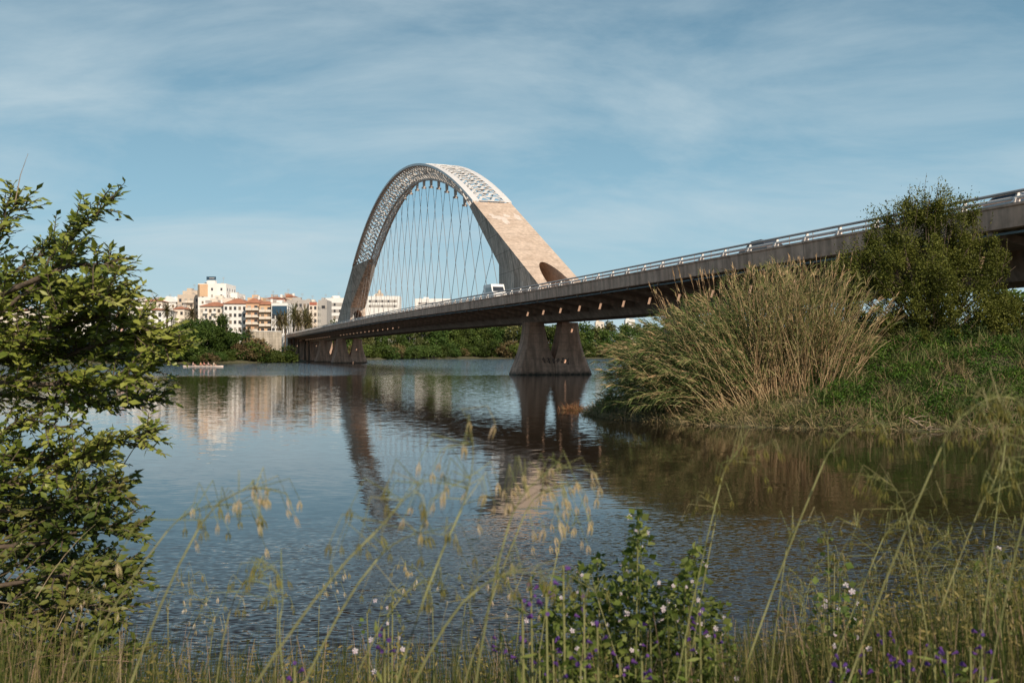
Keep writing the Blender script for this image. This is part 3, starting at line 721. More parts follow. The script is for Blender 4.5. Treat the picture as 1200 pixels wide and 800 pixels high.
# window fillings differ: dark glass, brown shutters, pale blinds
m_, t_, b_ = new_mat('window_filling'); oi_ = N(t_, 'ShaderNodeObjectInfo'); rp_ = ramp(t_, [(0, (.05, .05, .055)), (.35, (.11, .085, .065)), (.6, (.06, .065, .075)), (.75, (.24, .19, .14)), (.9, (.42, .38, .33))])
rp_.color_ramp.interpolation = 'CONSTANT'; L(t_, oi_.outputs['Random'], rp_.inputs[0]); L(t_, rp_.outputs[0], b_.inputs['Base Color']); b_.inputs['Roughness'].default_value = .4; WALLS['shutter'] = m_
WIN_ME = {}
def window_mesh(w, h):
    k = (w, h)
    if k not in WIN_ME:
        mb = MB(); mb.box((0, -.02, 0), (w, .05, h)); o = mb.build('window', WALLS['shutter']); WIN_ME[k] = o.data; bpy.data.objects.remove(o)
    return WIN_ME[k]
def building(px0, px1, py0, d, depth, wall, roof, storeys, cols, label, yaw=0.0, name='apartment_building', balcony=(), win=(1.1, 1.5), gable=False, side=True, base=None, roofh=1.2):
    x0, x1 = (px0 - 600) / FP * d, (px1 - 600) / FP * d
    zt = EYE - (py0 - HY) / FP * d; cx = (x0 + x1) / 2; w = x1 - x0
    gz = min(hgt(cx, d), zt - 4) - 1.0
    root = empty(name, (cx, d, gz), R(yaw), label, 'building', 'buildings of the town on the far bank')
    H = zt - gz
    mb = MB(); mb.box((0, depth / 2, H / 2), (w, depth, H)); mb.build('wall', WALLS[wall], root)
    if roof == 'tile':
        mb = MB(); e = .5
        if gable:
            mb.add([(-w / 2 - e, -e, H + .02), (w / 2 + e, -e, H + .02), (w / 2 + e, depth + e, H + .02), (-w / 2 - e, depth + e, H + .02), (0, -e, H + roofh * 1.6), (0, depth + e, H + roofh * 1.6)], [(0, 3, 2, 1), (0, 4, 5, 3), (1, 2, 5, 4), (0, 1, 4), (3, 5, 2)])
        else:
            q = min(w, depth) * .42
            mb.add([(-w / 2 - e, -e, H + .02), (w / 2 + e, -e, H + .02), (w / 2 + e, depth + e, H + .02), (-w / 2 - e, depth + e, H + .02),
                    (-w / 2 + q, q, H + roofh), (w / 2 - q, q, H + roofh), (w / 2 - q, depth - q, H + roofh), (-w / 2 + q, depth - q, H + roofh)], [(0, 3, 2, 1), (4, 5, 6, 7), (0, 1, 5, 4), (1, 2, 6, 5), (2, 3, 7, 6), (3, 0, 4, 7)])
        rf = mb.build('roof', WALLS['tile'], root)
        mb = MB(); mb.box((w * .22, depth * .4, H + roofh + .3), (.9, .9, 1.6)); mb.build('chimney', WALLS['white'], rf)
    else:
        mb = MB()
        for c, s_ in (((0, .15, H + .35), (w, .3, .7)), ((0, depth - .15, H + .35), (w, .3, .7)), ((-w / 2 + .15, depth / 2, H + .35), (.3, depth - .6, .7)), ((w / 2 - .15, depth / 2, H + .35), (.3, depth - .6, .7))): mb.box(c, s_)
        mb.build('parapet', WALLS[wall], root)
        mb = MB(); mb.box((-w * .2, depth * .5, H + 1.1), (min(4, w * .35), 3, 2.2)); mb.build('stair_head', WALLS[wall], root)
    r3 = random.Random(int(px0 * 7 + px1)); # tanks, aerials and ducts on the roof
    for q in range(3):
        x = r3.uniform(-w * .38, w * .38); y = r3.uniform(depth * .25, depth * .6); zz = H + (roofh * .8 if roof == 'tile' else .1)
        mb = MB(); mb.box((x, y, zz + .6), (r3.uniform(.8, 1.8), 1.2, r3.uniform(1.0, 1.8))); mb.build('roof_tank', WALLS['slab'], root)
    mb = MB(); x = r3.uniform(-w * .3, w * .3); mb.tube([(x, depth * .4, H), (x, depth * .4, H + 4.2)], .05, 4)
    for q in (3.2, 3.6, 4.0): mb.tube([(x - .7, depth * .4, H + q), (x + .7, depth * .4, H + q)], .04, 4)
    mb.build('aerial', WALLS['slab'], root)
    fh = 3.0; n = 0
    for k in range(storeys):
        z = H - 1.9 - k * fh
        if z < 1.2: break
        for c in range(cols):
            x = -w / 2 + w * (c + .5) / cols
            if c in balcony:
                mb = MB(); bw = w / cols * .80
                mb.box((x, -.02, z - .1), (bw * .62, .06, 1.9)); rec = mb.build('window', WALLS['shutter'], root)
                mb = MB(); mb.box((x, -.60, z - 1.15), (bw + .3, 1.2, .18)); mb.box((x, -1.17, z - .62), (bw + .3, .08, .90)); mb.build('balcony', WALLS['cream' if wall in ('peach', 'orange', 'beige') else 'white'], root)
            else:
                o = bpy.data.objects.new('window', window_mesh(*win)); link(o, root); o.location = (x, 0, z)
            n += 1
        if side and n < 80:
            for c in range(max(1, int(depth / 4))):
                o = bpy.data.objects.new('window', window_mesh(*win)); link(o, root); o.rotation_euler = (0, 0, R(90)); o.location = (w / 2, 2 + 4 * c, z)
    return root
bd = building
bd(-40, 60, 364, 470, 18, 'cream', 'tile', 4, 9, 'cream apartment block at the far left mostly behind the foreground tree branches')
bd(62, 128, 366, 490, 18, 'white', 'slab', 4, 7, 'white flat-roofed block just left of the pink house behind the foreground leaves')
bd(136, 158, 366, 440, 14, 'pink', 'tile', 3, 3, 'low pink house with red tiled roof at the left end of the town', name='house')
bd(156, 172, 352, 468, 12, 'white', 'slab', 3, 3, 'small white flat-topped house behind the white block beside the short palm', name='house')
bd(150, 199, 363.5, 430, 15, 'white', 'tile', 4, 6, 'white four-storey block with dark windows between the two lone palms', yaw=8, win=(1.2, 1.9))
bd(168, 190, 353, 462, 12, 'cream', 'tile', 3, 4, 'cream house with long red roof just behind the white four-storey block', name='house')
g_ = bd(187, 206, 354, 470, 16, 'white', 'tile', 3, 3, 'white gabled building with shallow pointed roof behind the tall lone palm', gable=True, roofh=1.8)
for ch in KIDS[g_.name]:
    if ch.name.startswith('roof'): ch.data.materials[0] = WALLS['white']
bd(203, 216, 362, 445, 12, 'cream', 'tile', 3, 2, 'narrow cream house with red roof patch right of the tall lone palm', name='house')
bd(208, 234, 347, 462, 16, 'beige', 'slab', 6, 4, 'tall beige apartment block with dark balconies left of the white tower', balcony=(1, 2))
bd(214, 231, 342.5, 478, 10, 'beige', 'slab', 3, 3, 'brown attic storey block behind the tall beige apartments', balcony=(0, 1, 2))
tw = bd(232, 265, 334, 455, 16, 'white', 'slab', 3, 3, 'tallest white tower block with an orange end panel and rooftop sign', win=(.9, 1.2))
W_ = (265 - 232) / FP * 455; Ht = [c for c in KIDS[tw.name] if c.name.startswith('wall')][0].data.vertices[4].co.z
mb = MB(); mb.box((-W_ / 2 + 2.3, -.08, Ht - 2.4), (4.4, .14, 5.6)); mb.build('end_panel', WALLS['orange'], tw)
mb = MB(); mb.box((-W_ / 2 + .35, -.10, Ht - 2.6), (.9, .2, 5.4)); mb.build('window_strip', WALLS['shutter'], tw)
mb = MB(); mb.box((-.6, 2.0, Ht + 1.0), (3.6, 2.4, 2.4)); mb.build('lift_room', WALLS['white'], tw)
sg_ = empty('rooftop_sign', tuple(Vector(tw.location) + Vector((-.6, .8, Ht + 2.2))), 0, 'dark blue billboard on posts on top of the tallest white tower', 'sign')
mb = MB(); mb.box((0, 0, .95), (4.3, .3, 1.55)); mb.build('sign_panel', WALLS['bluegl'], sg_)
mb = MB(); mb.box((.3, -.16, 1.0), (2.4, .02, .34)); mb.build('sign_lettering', WALLS['grey'], sg_)
mb = MB()
for x in (-1.6, 1.6): mb.box((x, .3, -.2), (.14, .14, 1.6))
mb.build('sign_posts', WALLS['shutter'], sg_)
bd(250, 278, 345, 462, 14, 'white', 'slab', 3, 4, 'blank white block stepping down on the right side of the tower', win=(.7, .9))
bd(246, 272, 351.5, 448, 9, 'cream', 'slab', 2, 6, 'low cream terrace with small roof objects in front of the white tower')
bd(234, 264, 359, 432, 14, 'cream', 'tile', 4, 6, 'cream block with brown sloping roof and balconies behind the big dark tree', balcony=(1, 3), roofh=2.2)
bd(262, 289, 356, 430, 16, 'white', 'tile', 5, 5, 'white block with red tiled roof joined to the peach apartments', roofh=2.6)
bd(288, 304, 355, 424, 14, 'peach', 'tile', 5, 2, 'peach apartments with balconies right of the white red-roofed block', balcony=(0, 1), roofh=2.2)
bd(304, 319, 357, 422, 14, 'orange', 'tile', 5, 2, 'deeper orange apartments with balconies left of the blue-fronted building', balcony=(0, 1), roofh=1.6)
bd(290, 308, 350.5, 452, 12, 'orange', 'slab', 2, 4, 'orange attic block rising behind the peach apartments')
bd(308, 334, 350, 470, 14, 'pink', 'tile', 2, 5, 'long pinkish house with red roof behind the blue-fronted building')
bd(330, 346, 348, 478, 12, 'beige', 'tile', 3, 3, 'beige house with pointed brown roof above the blue-fronted building', name='house', gable=True, roofh=.9)
md_ = bd(318, 337, 357, 420, 14, 'white', 'slab', 4, 4, 'white modern building with a dark blue glass front behind the palms', win=(1.2, 2.2))
Hm = [c for c in KIDS[md_.name] if c.name.startswith('wall')][0].data.vertices[4].co.z
mb = MB(); mb.box((.1, -.12, Hm - 2.4), (6.2, .22, 3.9)); mb.build('glass_front', WALLS['bluegl'], md_)
bd(336, 364, 353, 468, 15, 'grey', 'slab', 5, 6, 'grey stone block behind the row of palms left of the small red-topped house')
rd = bd(362, 372, 356, 464, 10, 'cream', 'slab', 4, 2, 'narrow cream house with a red top floor between grey and white blocks', name='house')
Hr = [c for c in KIDS[rd.name] if c.name.startswith('wall')][0].data.vertices[4].co.z
mb = MB(); mb.box((0, -.08, Hr + .1), (3.4, .14, 1.3)); mb.build('top_floor', WALLS['brick'], rd)
for i, (a, b, t_, d_, c_, lb) in enumerate([(373, 383, 353, 525, 'grey', 'slim pale stair tower with dark slots left of the white modern block'), (381, 416, 350.5, 560, 'white', 'white modern block with horizontal glazed bands beside the far arch leg'),
        (428, 468, 348, 725, 'white', 'white building with a small cupola seen through the leftmost hangers'), (486, 528, 351, 770, 'white', 'long low white building seen behind the middle hangers')]):
    o = bd(a, b, t_, d_, 14, c_, 'slab', 0, 1, lb)
    W_ = (b - a) / FP * d_; Hh = [c for c in KIDS[o.name] if c.name.startswith('wall')][0].data.vertices[4].co.z
    for k in range(3 if i == 1 else (2 if i == 2 else 1)):
        mb = MB(); mb.box((.4, -.04, Hh - 3.0 - 3.6 * k), (W_ * .84, .08, 1.9)); mb.build('window_band', WALLS['glass'] if 'glass' in WALLS else WALLS['slab'], o)
        for j in range(5):
            q = bpy.data.objects.new('window', window_mesh(1.1, 1.5)); link(q, o); q.location = (-W_ * .36 + W_ * .18 * j, -.09, Hh - 3.0 - 3.6 * k)
    if i == 2:
        mb = MB(); mb.box((-2.5, 3, Hh + 1.0), (5.4, 5, 3.4)); mb.build('upper_storey', WALLS['beige'], o)
        mb = MB(); mb.tube([(-2.5, 3, Hh + 2.6), (-2.5, 3, Hh + 4.0), (-2.5, 3, Hh + 4.8), (-2.5, 3, Hh + 5.6)], [1.5, 1.5, 1.0, .1], 10); mb.build('cupola', WALLS['beige'], o)
# far pavilion glimpsed right of the near pier
bd(733, 744, 375.5, 760, 10, 'white', 'slab', 1, 2, 'small white building showing above the far trees right of the near pier', name='house', side=False)
bd(698, 708, 378, 765, 10, 'cream', 'slab', 1, 2, 'small cream roof just clear of the far trees right of the near pier', name='house', side=False)
# riverside wall among the left bank shrubs
def wall_run(px0, px1, py, d, label):
    a, b = P(px0, py, d), P(px1, py, d); z0 = hgt((a.x + b.x) / 2, d) - .5
    root = empty('retaining_wall', ((a.x + b.x) / 2, d, z0), 0, label, 'wall')
    h = a.z - z0
    mb = MB(); mb.box((0, 0, h / 2), (b.x - a.x, .6, h)); mb.build('wall_face', M['conc_pale'], root)
    mb = MB(); mb.box((0, 0, h + .12), (b.x - a.x + .2, .9, .24)); mb.build('coping', WALLS['white'], root)
wall_run(257, 280, 410.6, 334, 'low pale concrete wall among bushes right of the rowing boat')
wall_run(288, 330, 388.5, 395, 'pale promenade wall below the peach apartments')
# ================================================================= foliage tools
def rand_dirs(n, up=0.0):
    v = rng.normal(size=(n, 3)); v[:, 2] += up
    return v / np.linalg.norm(v, axis=1, keepdims=True)
def leaf_quads(C, D, Nn, ln, wd, fold=0.0):
    """diamond leaves: C centre of base, D direction, Nn approximate normal, ln/wd arrays"""
    n = len(C); ln = np.broadcast_to(ln, (n,))[:, None]; wd = np.broadcast_to(wd, (n,))[:, None]
    S = np.cross(D, Nn); S /= np.linalg.norm(S, axis=1, keepdims=True) + 1e-9
    Nn = np.cross(S, D)
    a = C; b = C + D * ln * .45 + S * wd * .5 + Nn * fold * wd; c = C + D * ln; d = C + D * ln * .45 - S * wd * .5 + Nn * fold * wd
    V = np.stack([a, b, c, d], 1).reshape(-1, 3)
    i = np.arange(n)[:, None] * 4
    if fold: F = np.concatenate([i + [0, 1, 2], i + [0, 2, 3]], 1).reshape(-1, 3)
    else: F = i + np.array([[0, 1, 2, 3]])
    return V, F
def crown_points(n, blobs, shell=0.55, jitter=.12):
    """points spread through lumpy ellipsoids (cx,cy,cz,rx,ry,rz), mostly near their surface"""
    bl = np.array(blobs); wv = bl[:, 3] * bl[:, 4] * bl[:, 5]; wv = wv ** .8; wv /= wv.sum()
    k = rng.choice(len(bl), n, p=wv); d = rand_dirs(n)
    r = shell + (1 - shell) * rng.random(n) ** .7
    r *= 1 + jitter * rng.normal(size=n)
    return bl[k, :3] + d * r[:, None] * bl[k, 3:], d
def crown(name, n, blobs, size, mat, parent, up=.2, asp=.5, shell=.5):
    C, d = crown_points(n, blobs, shell)
    D = rand_dirs(n) + d * .6; D /= np.linalg.norm(D, axis=1, keepdims=True)
    Nn = d + rand_dirs(n) * .7; Nn[:, 2] += up
    s = size * (0.6 + .8 * rng.random(n))
    V, F = leaf_quads(C, D, Nn, s, s * asp)
    return mesh_np(name, V, F, mat, parent)
def lumps(n, R_, H, z0, lump=.4, seed=1, spread=.75, flat=1.0):
    """blobs filling an egg-shaped crown of radius R_ from z0 to z0+H"""
    r_ = random.Random(seed); out = []
    for i in range(n):
        t = r_.random(); a = r_.random() * 6.283; prof = math.sin(math.pi * (0.12 + .80 * t)) ** .7
        rr_ = R_ * spread * prof * math.sqrt(r_.random()); q = R_ * lump * r_.uniform(.7, 1.25)
        out.append((math.cos(a) * rr_, math.sin(a) * rr_, z0 + H * (.1 + .8 * t), q, q, q * .8 * flat))
    return out
def trunk_mb(h, r, lean=.03, limbs=5, seed=1, z0=0.0, spread=.3):
    r_ = random.Random(seed); mb = MB(); pts = []; rs = []
    for i in range(6):
        t = i / 5; pts.append((lean * h * t * t + .02 * h * math.sin(t * 5 + seed), .02 * h * math.sin(t * 4 + seed * 2), z0 + h * t)); rs.append(r * (1 - .65 * t))
    mb.tube(pts, rs, 7)
    for k in range(limbs):
        t = r_.uniform(.35, .9); a = k * 2.4 + r_.random(); i = int(t * 5); p = Vector(pts[i]); L_ = h * spread * r_.uniform(.7, 1.3)
        q = [p, p + Vector((math.cos(a) * L_ * .5, math.sin(a) * L_ * .5, L_ * .45)), p + Vector((math.cos(a) * L_, math.sin(a) * L_, L_ * 1.0))]
        mb.tube(q, [r * .4, r * .25, r * .08], 5)
    return mb
ORD = ['first', 'second', 'third', 'fourth', 'fifth', 'sixth', 'seventh', 'eighth', 'ninth', 'tenth', 'eleventh', 'twelfth', 'thirteenth', 'fourteenth', 'fifteenth', 'sixteenth', 'seventeenth', 'eighteenth', 'nineteenth', 'twentieth']
def ordinal(i):
    if i < 20: return ORD[i]
    t = {2: 'twenty', 3: 'thirty', 4: 'forty', 5: 'fifty'}
    n = i + 1
    return (t[n // 10] + '-' + ORD[n % 10 - 1]) if n % 10 else {20: 'twentieth', 30: 'thirtieth', 40: 'fortieth', 50: 'fiftieth'}[n]
M['lf_dark'] = leaf_mat('dark_green_foliage', [(0.024, 0.042, 0.010), (0.055, 0.085, 0.016), (0.095, 0.125, 0.026)], .25, clump=.25)
M['lf_mid'] = leaf_mat('mid_green_foliage', [(0.045, 0.075, 0.018), (0.085, 0.130, 0.028), (0.13, 0.165, 0.040)], .28, clump=.2, per_object=.3)
M['lf_pale'] = leaf_mat('pale_olive_foliage', [(0.09, 0.11, 0.04), (0.15, 0.16, 0.055), (0.20, 0.20, 0.085)], .28, clump=.2, per_object=.25)
M['lf_dry'] = leaf_mat('brownish_shrub_foliage', [(0.09, 0.07, 0.03), (0.15, 0.115, 0.05), (0.19, 0.16, 0.08)], .2, clump=.3)
M['frond'] = leaf_mat('palm_fronds', [(0.06, 0.065, 0.022), (0.11, 0.10, 0.04), (0.17, 0.13, 0.065)], .2)
M['trunk_pale'] = plain('pale_poplar_bark', (0.36, 0.33, 0.28), .9, noise=.2, scale=1.0)

def proto(kind, seed):
    """an unlinked-from-view prototype tree about 10 m tall, with crown and trunk"""
    root = empty({'poplar': 'poplar_tree', 'round': 'leafy_tree', 'shrub': 'shrub'}[kind], (0, 0, 0))
    if kind == 'poplar':
        bl = lumps(18, 2.7, 9.6, .5, .40, seed, .85, 1.3); mat = M['lf_pale'] if seed % 2 else M['lf_mid']
        crown('crown', 1900, bl, .62, mat, root, asp=.6); trunk_mb(8.0, .20, .02, 3, seed, -.8).build('trunk', M['trunk_pale'], root)
    elif kind == 'round':
        bl = lumps(20, 4.4, 9.4, .2, .38, seed, .9); crown('crown', 2300, bl, .62, M['lf_mid'] if seed % 3 else M['lf_dark'], root, asp=.6)
        trunk_mb(6.0, .28, .05, 4, seed, -.8).build('trunk', M['bark'], root)
    else:
        bl = lumps(9, 3.2, 3.4, .1, .40, seed, .85, .9); crown('foliage', 1300, bl, .42, [M['lf_mid'], M['lf_dark'], M['lf_dry']][seed % 3], root, asp=.6)
        trunk_mb(1.6, .12, .05, 3, seed, -.4).build('stem', M['bark'], root)
    return root
PROTO = {k: [proto(k, s) for s in range(1, n + 1)] for k, n in (('poplar', 4), ('round', 4), ('shrub', 4))}
USED = set()
def place(kind, v, x, y, h, label, group, sx=1.0, cat=None):
    p = PROTO[kind][v % len(PROTO[kind])]
    if p.name in USED: o = copy_tree(p)
    else: o = p; USED.add(p.name)
    base = {'poplar': 10.2, 'round': 9.8, 'shrub': 3.5}[kind]
    s = h / base; o.location = (x, y, hgt(x, y) - .1); o.scale = (s * sx, s * sx, s); o.rotation_euler = (0, 0, random.uniform(0, 6.28))
    tag(o, label, cat or {'poplar': 'tree', 'round': 'tree', 'shrub': 'shrub'}[kind], group)
    return o
# ---- far right bank: a long belt of riverside trees
items = []
r_ = random.Random(5)
x = -46.0
while x < 330:
    yb = 655 - 0.02 * abs(x - 20)
    if x > 160: yb = 640 - (x - 160) * .33
    k = r_.choice(['poplar', 'round', 'round'])
    items.append([k, x + r_.uniform(-2, 2), yb + r_.uniform(14, 26), r_.uniform(16.5, 21.0)]); x += r_.uniform(6.5, 9.0)
x = -58.0
while x < 330:
    yb = 655 if x < 160 else 640 - (x - 160) * .33
    items.append([r_.choice(['poplar', 'poplar', 'round']), x + r_.uniform(-2, 2), yb + r_.uniform(34, 52), r_.uniform(20.0, 25.0)]); x += r_.uniform(7.5, 10.5)
x = -48.0
while x < 330:
    yb = 655 if x < 160 else 640 - (x - 160) * .33
    items.append(['shrub', x + r_.uniform(-2, 2), yb + r_.uniform(2, 6), r_.uniform(6.0, 10.0)]); x += r_.uniform(5.0, 7.5)
for t in np.linspace(0, 1, 30):          # the left bank upstream, seen beyond the far piers
    xx_, yy_ = -92 + 70 * t, 480 + 165 * t
    items.append([r_.choice(['poplar', 'round']), xx_ - 22 + r_.uniform(-3, 3), yy_ + 16, r_.uniform(14, 19)])
    items.append(['shrub', xx_ - 8 + r_.uniform(-2, 2), yy_ + 5, r_.uniform(5, 8)])
def where(x, y):
    px = 600 + x / y * FP
    if px < 600: return 0, 'between the piers'
    if px < 760: return 1, 'by the near pier'
    return 2, 'behind the reeds'
rows = {}
for it in items:
    w, txt = where(it[1], it[2]); row = 'shrub' if it[0] == 'shrub' else ('back' if it[3] > 20.99 or it[2] > 690 else 'front')
    rows.setdefault((w, txt, row), []).append(it)
for (w, txt, row), lst in rows.items():
    lst.sort(key=lambda q: q[1] / q[2])
    for i, (k, x, y, h) in enumerate(lst):
        look = {'poplar': 'slim pale poplar', 'round': 'rounded green tree', 'shrub': 'low bush'}[k]
        rw = {'back': 'far bank back row', 'front': 'far bank front row', 'shrub': 'far bank waterline'}[row]
        place(k, r_.randrange(4), x, y, h, f"{look}, {ordinal(i)} from left, {rw} {txt}", 'trees and bushes along the far right bank', sx=r_.uniform(.95, 1.3))
# ---- left bank: trees behind the foreground branches, the big dark canopy, the waterline shrubs
lst = []
for px, d, top, kind, sx, lb in [
    (-40, 330, 372, 'round', 1.2, 'dark bank tree at the extreme left behind the foreground branches'), (-5, 322, 380, 'round', 1.1, 'bank tree at the left edge hidden behind foreground leaves'),
    (38, 330, 376, 'round', 1.2, 'round bank tree seen through the foreground leaves on the left'), (76, 326, 384, 'round', 1.1, 'smaller bank tree behind the thick foreground foliage'),
    (112, 332, 380, 'round', 1.1, 'bank tree left of the short palm behind foreground leaves'), (140, 320, 392, 'round', 1.1, 'low bank tree under the pink house'),
    (165, 325, 390, 'round', 1.2, 'low dark tree below the short palm'), (186, 318, 393, 'round', 1.2, 'low dark tree below the white four-storey block')]:
    x = (px - 600) / FP * d; z = EYE - (top - HY) / FP * d
    place(kind, r_.randrange(4), x, d, z - hgt(x, d), lb, 'trees on the left bank', sx)
def big_tree(px, d, top, half_px, label, seed, mat, name='broad_tree', nl=9000, leaf=.55, z0f=.12):
    x = (px - 600) / FP * d; gz = hgt(x, d); z = EYE - (top - HY) / FP * d; H = z - gz; Rr = half_px / FP * d
    root = empty(name, (x, d, gz - .1), 0, label, 'tree', 'trees on the left bank')
    bl = lumps(26, Rr, H * (.98 - z0f), H * z0f, .30 if Rr > 6 else .36, seed, .86)
    bl = [(a, b, c, q, q2, q3) for a, b, c, q, q2, q3 in bl]
    crown('crown', nl, bl, leaf, mat, root, asp=.6, shell=.45)
    trunk_mb(H * .7, .35, .05, 6, seed, -.6).build('trunk', M['bark'], root)
    return root
big_tree(227, 326, 373.5, 33, 'broad dark green tree with a flat crown on the left bank', 3, M['lf_dark'], nl=16000, leaf=.6)
big_tree(264, 330, 366, 18, 'round-headed tree standing above the right end of the broad dark tree', 8, M['lf_dark'], nl=9000)
big_tree(202, 322, 381, 15, 'lower left shoulder tree beside the broad dark tree', 12, M['lf_dark'], nl=6000)
big_tree(268, 336, 393, 14, 'brownish tree below the round-headed tree by the low wall', 21, M['lf_dry'], nl=4000)
for i, (px, d, top, v, sx, lb) in enumerate([
    (208, 315, 417, 2, 1.4, 'brown waterline bush left of the rowing boat'), (228, 314, 416, 0, 1.4, 'green waterline bush behind the rowing boat'), (243, 317, 414, 1, 1.5, 'dark waterline bush behind the right end of the rowing boat'),
    (256, 322, 412, 2, 1.3, 'dry waterline bush just right of the rowing boat'), (268, 324, 414, 0, 1.3, 'green bush in front of the low pale wall'), (278, 330, 404, 1, 1.3, 'dark bush above the right end of the low wall'),
    (292, 335, 400, 0, 1.3, 'green bush left of the pale abutment wall'), (303, 338, 398, 1, 1.1, 'dark rounded bush touching the pale abutment wall'), (288, 330, 412, 2, 1.2, 'dry reedy bush at the waterline left of the abutment'),
    (304, 334, 410, 3, 1.2, 'pale reedy bush at the waterline under the abutment wall'), (317, 338, 411, 2, 1.2, 'dry bush at the waterline below the abutment wall'), (331, 344, 404, 0, 1.1, 'bright bush tucked beside the dark abutment opening'),
    (283, 350, 390, 3, 1.1, 'bush on the slope below the peach apartments'), (338, 352, 411, 0, 1.0, 'small bush at the foot of the dark abutment')]):
    x = (px - 600) / FP * d; z = EYE - (top - HY) / FP * d
    place('shrub', v, x, d, max(2.0, z - hgt(x, d)), lb, 'bushes along the left bank', sx)
lst = []
for i, px in enumerate(np.arange(-70, 345, 12.5)):
    dd = 312 + (px > 200) * (px - 200) * .19 + 2
    x = (px - 600) / FP * dd
    while seg_dist(np.array([x]), np.array([dd]), BANK_FAR)[0] < 1.6: dd += 1; x = (px - 600) / FP * dd
    place('shrub', r_.randrange(4), x, dd, r_.uniform(2.2, 4.6), f"low shoreline shrub at the water's edge, {ordinal(i)} from left along the left bank", 'shoreline shrubs of the left bank', r_.uniform(1.1, 1.7))
# ---- palms
def palm_proto():
    root = empty('palm_tree', (0, 0, 0))
    mb = MB(); mb.tube([(0, 0, -1), (.1, 0, 2), (0, .1, 5), (.1, 0, 8)], [.34, .28, .24, .26], 7); mb.build('trunk', M['bark'], root)
    V = []; F = []
    for k in range(46):
        a = k * 2.4; el = R(78 - 125 * (k / 46)); L_ = 2.6 * random.uniform(.85, 1.1); pts = []
        p = Vector((.1, 0, 8.0)); dirv = Vector((math.cos(a) * math.cos(el), math.sin(a) * math.cos(el), math.sin(el)))
        for j in range(7):
            pts.append(p.copy()); p = p + dirv * L_ / 6; dirv = (dirv + Vector((0, 0, -.17))).normalized()
        for j in range(6):
            q, q2 = pts[j], pts[j + 1]; t_ = (q2 - q).normalized(); sd_ = t_.cross(Vector((0, 0, 1))).normalized()
            for sg in (-1, 1):
                for m_ in (0, .33, .66):
                    b = q + (q2 - q) * m_; e = b + (sd_ * sg * .46 + t_ * .32 + Vector((0, 0, -.20))) * (1.0 - .09 * j)
                    n0 = len(V); V += [b, b + t_ * .13, e]; F.append((n0, n0 + 1, n0 + 2))
    mesh_np('fronds', [tuple(v) for v in V], np.array(F), M['frond'], root)
    return root
pp = palm_proto(); first = True
for px, top, d, lb in [(196, 357, 412, 'tall lone palm in front of the white gabled building'), (167.5, 370.5, 408, 'shorter lone palm in front of the white four-storey block'), (225, 361.5, 424, 'bushy palm in front of the beige apartment block'),
        (327, 366, 398, 'leftmost palm of the row by the blue-fronted building'), (334, 366.5, 402, 'thick palm second in the row beside the blue-fronted building'), (344.5, 357.5, 404, 'tallest palm of the row in front of the grey block'),
        (350, 367, 400, 'short palm just right of the tallest one in the row'), (357.5, 361.5, 404, 'palm near the right end of the row before the grey block'), (362, 368, 400, 'rightmost short palm of the row beside the red-topped house'),
        (290, 384, 392, 'small palm on the slope below the peach apartments')]:
    x = (px - 600) / FP * d; z = EYE - (top - HY) / FP * d; gz = hgt(x, d)
    o = pp if first else copy_tree(pp); first = False
    s = max(.45, (z - gz) / 9.6); o.location = (x, d, gz); k_ = max(1.0, min(1.35, s * 1.5)); o.scale = (k_, k_, s); o.rotation_euler = (0, 0, random.uniform(0, 6)); tag(o, lb, 'palm tree', 'palms in front of the town')

# ================================================================= rowing boat with its crew
boat_d = 231.0
bx = (238 - 600) / FP * boat_d
M['boat'] = plain('pale_boat_hull', (0.74, 0.60, 0.52), .35, noise=.05); M['skin'] = plain('skin', (0.50, 0.28, 0.19), .6, noise=.05); M['hair'] = plain('dark_hair', (0.04, 0.028, 0.02), .7)
boat = empty('rowing_boat', (bx, boat_d, 0), 0, 'long narrow pale rowing boat on the water by the left bank', 'boat')
rings = []
for k in range(17):
    t = -1 + 2 * k / 16; w = .42 * (1 - abs(t) ** 1.8) + .02; w = w; h = .20 + .06 * abs(t) ** 4; x = t * 4.7
    rings.append([(x, -w, h), (x, -w * .8, .02), (x, 0, -.12), (x, w * .8, .02), (x, w, h), (x, w * .72, h - .02), (x, 0, .12 + .1 * abs(t)), (x, -w * .72, h - .02)])
mb = MB(); mb.loft(rings); mb.build('hull', M['boat'], boat, smooth=True)
for k, x in enumerate((-2.4, -.75, .35, 1.35, 2.35)):
    mb = MB(); mb.box((x - .1, 0, .20), (.34, .66, .06)); mb.build('seat', M['bark_pale'], boat)
